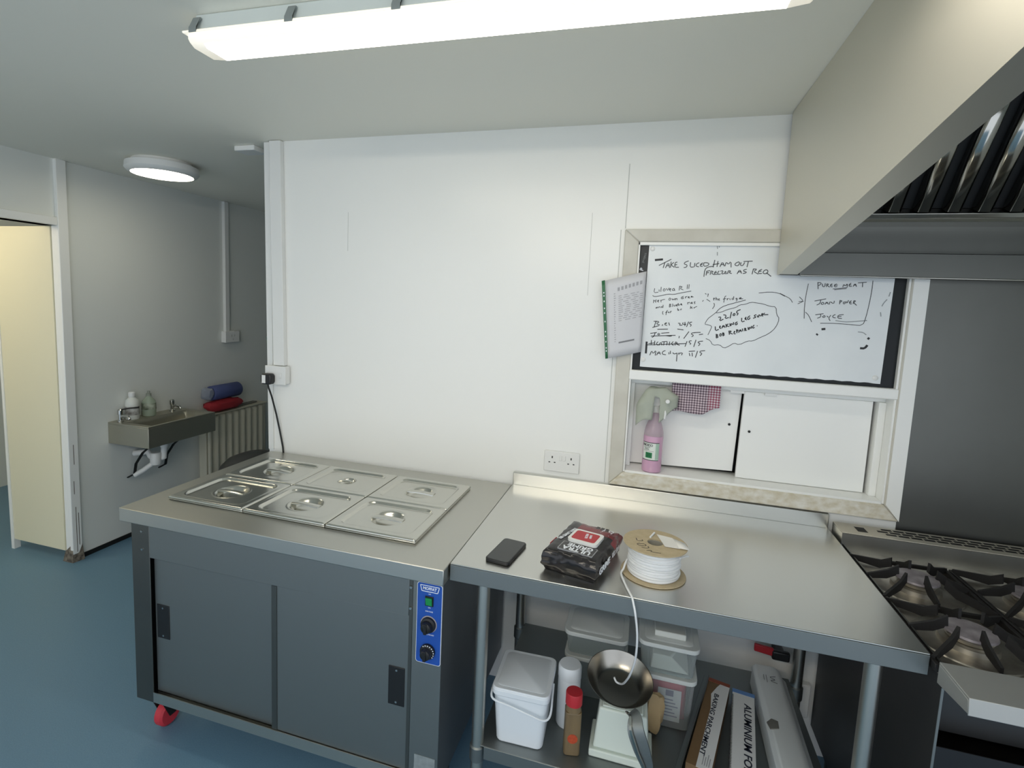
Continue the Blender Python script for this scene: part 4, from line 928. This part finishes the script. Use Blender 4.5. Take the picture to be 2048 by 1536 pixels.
# spray bottle with a cloth over its head
BT = Vector((1.812, .012, 1.0206))
t = thing('spray_bottle', 'pink spray bottle standing on the hatch sill', 'spray bottle', BT); T = Matrix.Translation(BT)
M['pink'] = mat('pink_liquid', '#dbaecb', .18, trans=.1)
MB(T).lathe([(.030, 0), (.036, .004), (.037, .010), (.037, .145)], n=36).build('liquid', 'pink', t)
MB(T).lathe([(.037, .1453), (.036, .16), (.030, .185), (.018, .215), (.014, .235), (.014, .245)], n=36).build('shoulder', clear('clear_pink', '#e3d3dc', .45), t)
b = MB(T); b.lathe([(.017, .236), (.017, .262), (.012, .266)], n=24); b.prism([(-.030, .262), (.012, .262), (.034, .29), (.026, .312), (-.012, .316), (-.030, .30)], 'y', -.014, .014)
b.build('spray_head', 'plastic_white', t, bev=.003)
MB(T).tube([(.026, -.024, .295), (.034, -.040, .272), (.036, -.046, .240), (.034, -.046, .222)], [.007, .006, .0045, .004], 10, .7).build('trigger', 'plastic_white', t)
MB(T).lathe([(.0075, 0), (.0075, .016)], (.040, -.046, .292), 16, Matrix.Rotation(PI / 2, 3, 'X')).build('nozzle', 'plastic_white', t)
lb = MB(T); A0, A1 = math.radians(-158), math.radians(-52)
def lab(b, a0, a1, z0, z1, r, n=14): return b.grid(n, 2, lambda u, v: (r * math.cos(a0 + (a1 - a0) * u), r * math.sin(a0 + (a1 - a0) * u), z0 + (z1 - z0) * v))
lab(lb, A0, A1, .052, .120, .0375); lb = lb.build('label_sheet', mat('label_white', '#dfe5df', .45), t)
b = MB(T); lab(b, math.radians(-132), math.radians(-92), .060, .082, .0378); b.build('green_block', mat('label_green', '#1f7a4a', .45), lb)
b = MB(T); lab(b, math.radians(-74), math.radians(-52), .055, .118, .0378); b.build('green_edge', mat('label_pale_green', '#a9c6b4', .45), lb)
b = MB(T); lab(b, A0, A1, .119, .1215, .0378); lab(b, A0, A1, .0505, .053, .0378); lab(b, math.radians(-146), math.radians(-84), .0865, .0875, .0379); b.build('label_rule', mat('label_dark', '#22372e', .5), lb)
b = MB(T)
for i, (a0, a1) in enumerate(((-146, -104), (-140, -112), (-142, -110))): lab(b, math.radians(a0), math.radians(a1), .100 - i * .0045, .102 - i * .0045, .0379, 6)
b.build('small_print', mat('label_print_c', '#6c756f', .5), lb)
for ch, a in zip('EXCEDO', (-150, -140.5, -130, -119.5, -109, -98)):
    a = math.radians(a); o = T @ Vector((.0381 * math.cos(a), .0381 * math.sin(a), .110))
    text(ch, .0125, frame(o, (-math.sin(a), math.cos(a), 0), (0, 0, 1)), 'ink', lb, bold=.01)
a = math.radians(-112)
text('20', .018, frame(T @ Vector((.0383 * math.cos(a), .0383 * math.sin(a), .071)), (-math.sin(a), math.cos(a), 0), (0, 0, 1)), mat('label_deep', '#0e4a2c', .5), lb)
# grey-green cloth hung over the spray head
def cloth(u, v):   # u round the head, v from the crown outwards and down
    a = 2 * PI * u; f = .5 + .5 * math.cos(a * 3 + .6)
    low = .09 + .055 * (math.cos(a - math.radians(225)) * .5 + .5) + .018 * math.sin(a * 4)
    r = .012 + (.046 + .012 * math.cos(a * 3 + .6)) * min(1, v * 1.8) ** .8
    x = r * math.cos(a) * 1.18; y = r * math.sin(a) * .95
    z = .334 + .012 * math.cos(a - .5) * v - low * max(0, v - .12) ** 1.15
    n_ = noise.noise(Vector((x * 30, y * 30, z * 22)))
    return BT + Vector((x - .004 + .006 * n_, y - .004 + .006 * n_, z + .004 * n_))
b = MB()
nx, ny = 56, 18
vs = [cloth(i / nx, j / ny) for j in range(ny + 1) for i in range(nx)]
fs = [(j * nx + i, j * nx + (i + 1) % nx, (j + 1) * nx + (i + 1) % nx, (j + 1) * nx + i) for j in range(ny) for i in range(nx)
      if not (j > 6 and 41 <= i <= 44)] + [list(range(nx))]
b.add(vs, fs)
t = b.build('cleaning_cloth', mat('grey_green_cloth', '#a9afa3', .85, bump=.4, bump_scale=70), solid=.0018)
tag(t, 'grey-green cleaning cloth draped over the head of the pink spray bottle', 'cloth')
# checked tea towel hanging over the transom bead
m = bpy.data.materials.new('checked_towel'); m.use_nodes = True; nt = m.node_tree; bs = nt.nodes['Principled BSDF']; bs.inputs['Roughness'].default_value = .85
tc = nt.nodes.new('ShaderNodeTexCoord'); sp = nt.nodes.new('ShaderNodeSeparateXYZ'); nt.links.new(tc.outputs['Object'], sp.inputs[0])
def stripes(sock, freq, width, off=0.):
    a = nt.nodes.new('ShaderNodeMath'); a.operation = 'MULTIPLY_ADD'; a.inputs[1].default_value = freq; a.inputs[2].default_value = off; nt.links.new(sock, a.inputs[0])
    f_ = nt.nodes.new('ShaderNodeMath'); f_.operation = 'FRACT'; nt.links.new(a.outputs[0], f_.inputs[0])
    g = nt.nodes.new('ShaderNodeMath'); g.operation = 'LESS_THAN'; g.inputs[1].default_value = width; nt.links.new(f_.outputs[0], g.inputs[0]); return g.outputs[0]
def mixc(a, b_, f_):
    x = nt.nodes.new('ShaderNodeMix'); x.data_type = 'RGBA'; nt.links.new(f_, x.inputs[0])
    for s_, i in ((a, 6), (b_, 7)):
        if isinstance(s_, str): x.inputs[i].default_value = lin(s_)
        else: nt.links.new(s_, x.inputs[i])
    return x.outputs[2]
sx = stripes(sp.outputs[0], 105, .4); sz = stripes(sp.outputs[2], 105, .4)
band = nt.nodes.new('ShaderNodeMath'); band.operation = 'GREATER_THAN'; band.inputs[1].default_value = .045; nt.links.new(sp.outputs[0], band.inputs[0])
base = mixc('#5f525c', '#93455a', band.outputs[0])
c_ = mixc(base, '#a8949e', sx); c_ = mixc(c_, mixc('#a8949e', '#e3dadd', sx), sz)
nt.links.new(c_, bs.inputs['Base Color']); M['towel'] = m
def tow(u, v):
    x = 1.868 + .176 * u; drop = .108 - .028 * max(0, (u - .68) / .32) * 1.0 - .004 * math.sin(u * 9)
    return (x, .0275 + .004 * math.sin(u * 17) * v - .001, 1.3725 - drop * v)
t = thing('tea_towel', 'pink and white checked tea towel hanging below the hatch transom', 'tea towel', (1.95, .03, 1.34))
MB().grid(40, 16, tow).build('hanging_front', 'towel', t, solid=.003)
MB().grid(40, 8, lambda u, v: (1.872 + .168 * u, .036 + .002 * math.sin(u * 15), 1.372 - .07 * v)).build('hanging_back', 'towel', t, solid=.003)
MB().box(1.868, 2.044, .024, .043, 1.3705, 1.3815).build('hanging_fold', 'towel', t, bev=.003)
# ================================================================== EXTRACTION CANOPY
HX = 2.185; HXR = 3.585
t = thing('extractor_canopy', 'large stainless extraction canopy over the cooker', 'extractor hood', (2.9, -.7, 1.8))
yf, zf = -1.50, 2.036
zl = lambda y: 1.797 + (max(0, -y - .05)) * (.2 / 1.227)
side = [(-.028, H - .003), (-.028, 1.795), (-.06, 1.795), (yf, zf), (yf, H - .003)]
MB().prism(side, 'x', HX, HX + .002).build('side_panel', 'steel_hood', t)
b = MB()
b.hexa([(HX + .0022, -.05, 1.797), (HX + .060, -.05, 1.797), (HX + .060, yf, zf), (HX + .0022, yf, zf)], [(HX + .0022, -.05, 1.7995), (HX + .060, -.05, 1.7995), (HX + .060, yf, zf + .0025), (HX + .0022, yf, zf + .0025)])
b.hexa([(HX + .058, -.05, 1.7996), (HX + .060, -.05, 1.7996), (HX + .060, yf, zf + .0026), (HX + .058, yf, zf + .0026)], [(HX + .058, -.05, 1.815), (HX + .060, -.05, 1.815), (HX + .060, yf, zf + .018), (HX + .058, yf, zf + .018)])
b.build('lower_lip', 'steel_hood', t)
MB().box(HX + .0022, HXR, yf, yf + .002, zf, H - .003).build('front_panel', 'steel_hood', t)
MB().box(HX + .0022, HXR, -.0300, -.028, 1.795, H - .003).build('back_panel', 'steel_dark', t)
b = MB(); b.box(HX + .0622, HXR, -.066, -.0302, 1.795, 1.798).box(HX + .0622, HXR, -.068, -.066, 1.795, 1.872).box(HX + .0622, HXR, -.068, -.060, 1.870, 1.873)
b.build('grease_gutter', 'steel_dark', t)
MB().tube([(HX + .064, -.066, 1.7935), (HXR, -.066, 1.7935)], .0035, 10).build('gutter_bead', 'steel_pol', t)
b = MB(); b.box(HX + .064, HXR, -.132, -.0302, 1.962, 1.966).box(HX + .064, HXR, -.134, -.130, 1.962, 1.992)
b.build('filter_ledge', 'steel_pol', t)
# baffle filters, leaning forward as they rise
P0 = Vector((0, -.126, 1.982)); P1 = Vector((0, -.375, H - .012)); dr = (P1 - P0).normalized(); nr = Vector((0, -dr.z, dr.y)); 
if nr.y > 0: nr = -nr
Lf = (P1 - P0).length
x = HX + .075; nf = 2; wf = (HXR - x - .01) / nf
for k in range(nf):
    x0, x1 = x + k * wf + .004, x + (k + 1) * wf - .004
    F0 = Matrix((Vector((1, 0, 0)), dr, Vector((1, 0, 0)).cross(dr))).transposed().to_4x4(); F0.translation = P0
    if (F0.to_3x3() @ Vector((0, 0, 1))).dot(nr) < 0: sgn = -1
    else: sgn = 1
    b = MB(F0)
    for (a, c, d, e) in ((x0, x1, 0, .016), (x0, x1, Lf - .016, Lf), (x0, x0 + .014, .0165, Lf - .0165), (x1 - .014, x1, .0165, Lf - .0165)): b.box(a, c, d, e, sgn * .002 - .016, sgn * .002 + .016)
    fr = b.build('baffle_filter', 'steel_pol', t, bev=.002)
    b = MB(F0); b.box(x0 + .0145, x1 - .0145, .0168, Lf - .0168, -.0165 * sgn - .0008, -.0165 * sgn + .0008); b.build('backing', 'black', fr)
    nb = 8; pw = (x1 - x0 - .03) / nb
    for j in range(nb):
        cx = x0 + .015 + pw * (j + .5); b = MB(F0); secs = []
        prof = [(-.025, -.012), (-.022, .008), (-.019, .015), (-.012, .019), (.012, .019), (.019, .015), (.022, .008), (.025, -.012)]
        n = len(prof)
        b.add([(cx + u * .92, y, sgn * w_) for y in (.020, Lf - .020) for u, w_ in prof], [(i, i + 1, n + i + 1, n + i) for i in range(n - 1)])
        b.build('baffle', 'steel_pol', fr, solid=.0012)

# ================================================================== COOKER
KX0, KX1 = 2.4475, 3.36; KYB, KYF = -.030, -.78; KZ = .862
t = thing('gas_cooker', 'stainless gas range with black cast pan supports beside the steel table', 'cooker', (2.9, -.4, 0))
b = MB(); b.box(KX0, KX0 + .003, KYF, KYB, .14, KZ).box(KX1 - .003, KX1, KYF, KYB, .14, KZ).box(KX0 + .003, KX1 - .003, KYB - .003, KYB, .14, KZ).box(KX0 + .003, KX1 - .003, KYF, KYB - .003, .14, .143).box(KX0 + .003, KX1 - .003, KYF + .06, KYF + .063, .70, KZ - .01)
b.build('casing', mat('cooker_side', '#4a4b4c', .45, .8), t)
MB().box(KX0 + .004, KX1 - .004, KYF, KYF + .0025, .15, .70).build('oven_door', mat('cooker_door', '#3b3c3e', .4, .8), t)
MB().box(KX0, KX0 + .005, KYF - .002, KYF - .0002, .14, KZ - .02).build('front_edge', 'steel_front', t)
for xx in (KX0 + .06, KX1 - .06):
    for yy in (KYF + .06, KYB - .06): MB().lathe([(.022, 0), (.02, .14)], (xx, yy, 0), 18).build('leg', 'steel_dark', t)
b = MB(); b.prism([(-.777, .900), (-.893, .900), (-.897, .864), (-.894, .863), (-.890, .894), (-.777, .894)], 'x', KX0 - .0085, KX1)
b.prism([(-.777, .894), (-.890, .894), (-.894, .866), (-.777, .850)], 'x', KX0 - .0084, KX0 - .006)
b.build('front_ledge', mat('ledge_steel', '#b9bab7', .6, .85), t, bev=.0015)
MB().box(KX0, KX1, -.776, -.128, KZ, KZ + .006).build('hob_tray', 'steel_stain', t)
b = MB(); b.box(KX0, KX0 + .004, -.776, -.128, KZ + .006, .892).box(KX1 - .004, KX1, -.776, -.128, KZ + .006, .892); b.build('hob_edge', 'steel_dark', t)
# vented back shelf
b = MB(); b.box(KX0 - .004, KX1, -.128, -.124, KZ, .9275).box(KX0 - .004, KX0 - .001, -.124, -.030, KZ, .9275).box(KX0 - .004, KX1, -.034, -.030, KZ, .9275)
b.build('vent_shelf', 'steel', t)
MB().box(KX0 - .004, KX1, -.128, -.030, .928, .931).build('vent_top', mat('vent_steel', '#cfcabd', .42, .6), t, bev=.001)
b = MB()
b.box(2.499, 2.529, -.100, -.058, .9311, .9315)
for r, y in enumerate((-.100, -.079, -.058)):
    for i in range(22):
        xx = 2.565 + i * .0365 + (.018 if r != 1 else 0); b.box(xx, xx + .031, y, y + .013, .9311, .9315)
b.build('vent_slots', 'black', t)
# burners and pan supports
bx = (2.572, 2.85, 3.128); by = (-.345, -.615)
for i, xx in enumerate(bx):
    for j, yy in enumerate(by):
        c = MB(); z = KZ + .006
        c.lathe([(.115, .0005), (.112, .003), (.085, .001), (.062, .002), (.060, .014), (.052, .016)], (xx, yy, z), 40)
        c.lathe([(.040, .016), (.046, .018), (.050, .026), (.046, .030)], (xx, yy, z), 40)
        bo = c.build('burner', 'steel_stain', t)
        MB().lathe([(.051, .0305), (.055, .033), (.053, .038), (.040, .0405), (.001, .0415)], (xx, yy, z), 40).build('burner_cap', 'burner', bo)
for i, xx in enumerate(bx):
    g = MB(); z0 = KZ + .0062; zt_ = .896; x0, x1 = xx - .136, xx + .136; y0, y1 = -.768, -.205
    g.box(x0, x0 + .011, y0, y1, z0, zt_ - .008).box(x1 - .011, x1, y0, y1, z0, zt_ - .008)
    for yy in (y0, (y0 + y1) / 2 - .0055, y1 - .011): g.box(x0 + .011, x1 - .011, yy, yy + .011, z0 + .008, zt_ - .008)
    g = g.build('pan_support', 'cast', t, bev=.002)
    for yy in by:
        for k in range(8):
            a = 2 * PI * k / 8 + PI / 8 * 0; d = Vector((math.cos(a), math.sin(a), 0)); s_ = Vector((-d.y, d.x, 0)) * .0035
            R_ = .136 / max(abs(d.x), abs(d.y)) - .008; r0 = .046 if k % 2 == 0 else .066; c = Vector((xx, yy, 0))
            pr = [(r0, .906), (r0 + .003, .934), (r0 + .030, .915), (R_, .894), (R_, z0 + .012), (r0 + .030, z0 + .020)]
            q = MB(); L_ = [c + d * r + Vector((0, 0, z)) for r, z in pr]; n = len(L_)
            q.add([p - s_ for p in L_] + [p + s_ for p in L_], [list(range(n)), list(range(n, 2 * n))] + [(m_, (m_ + 1) % n, n + (m_ + 1) % n, n + m_) for m_ in range(n)])
            q.build('finger', 'cast', g)
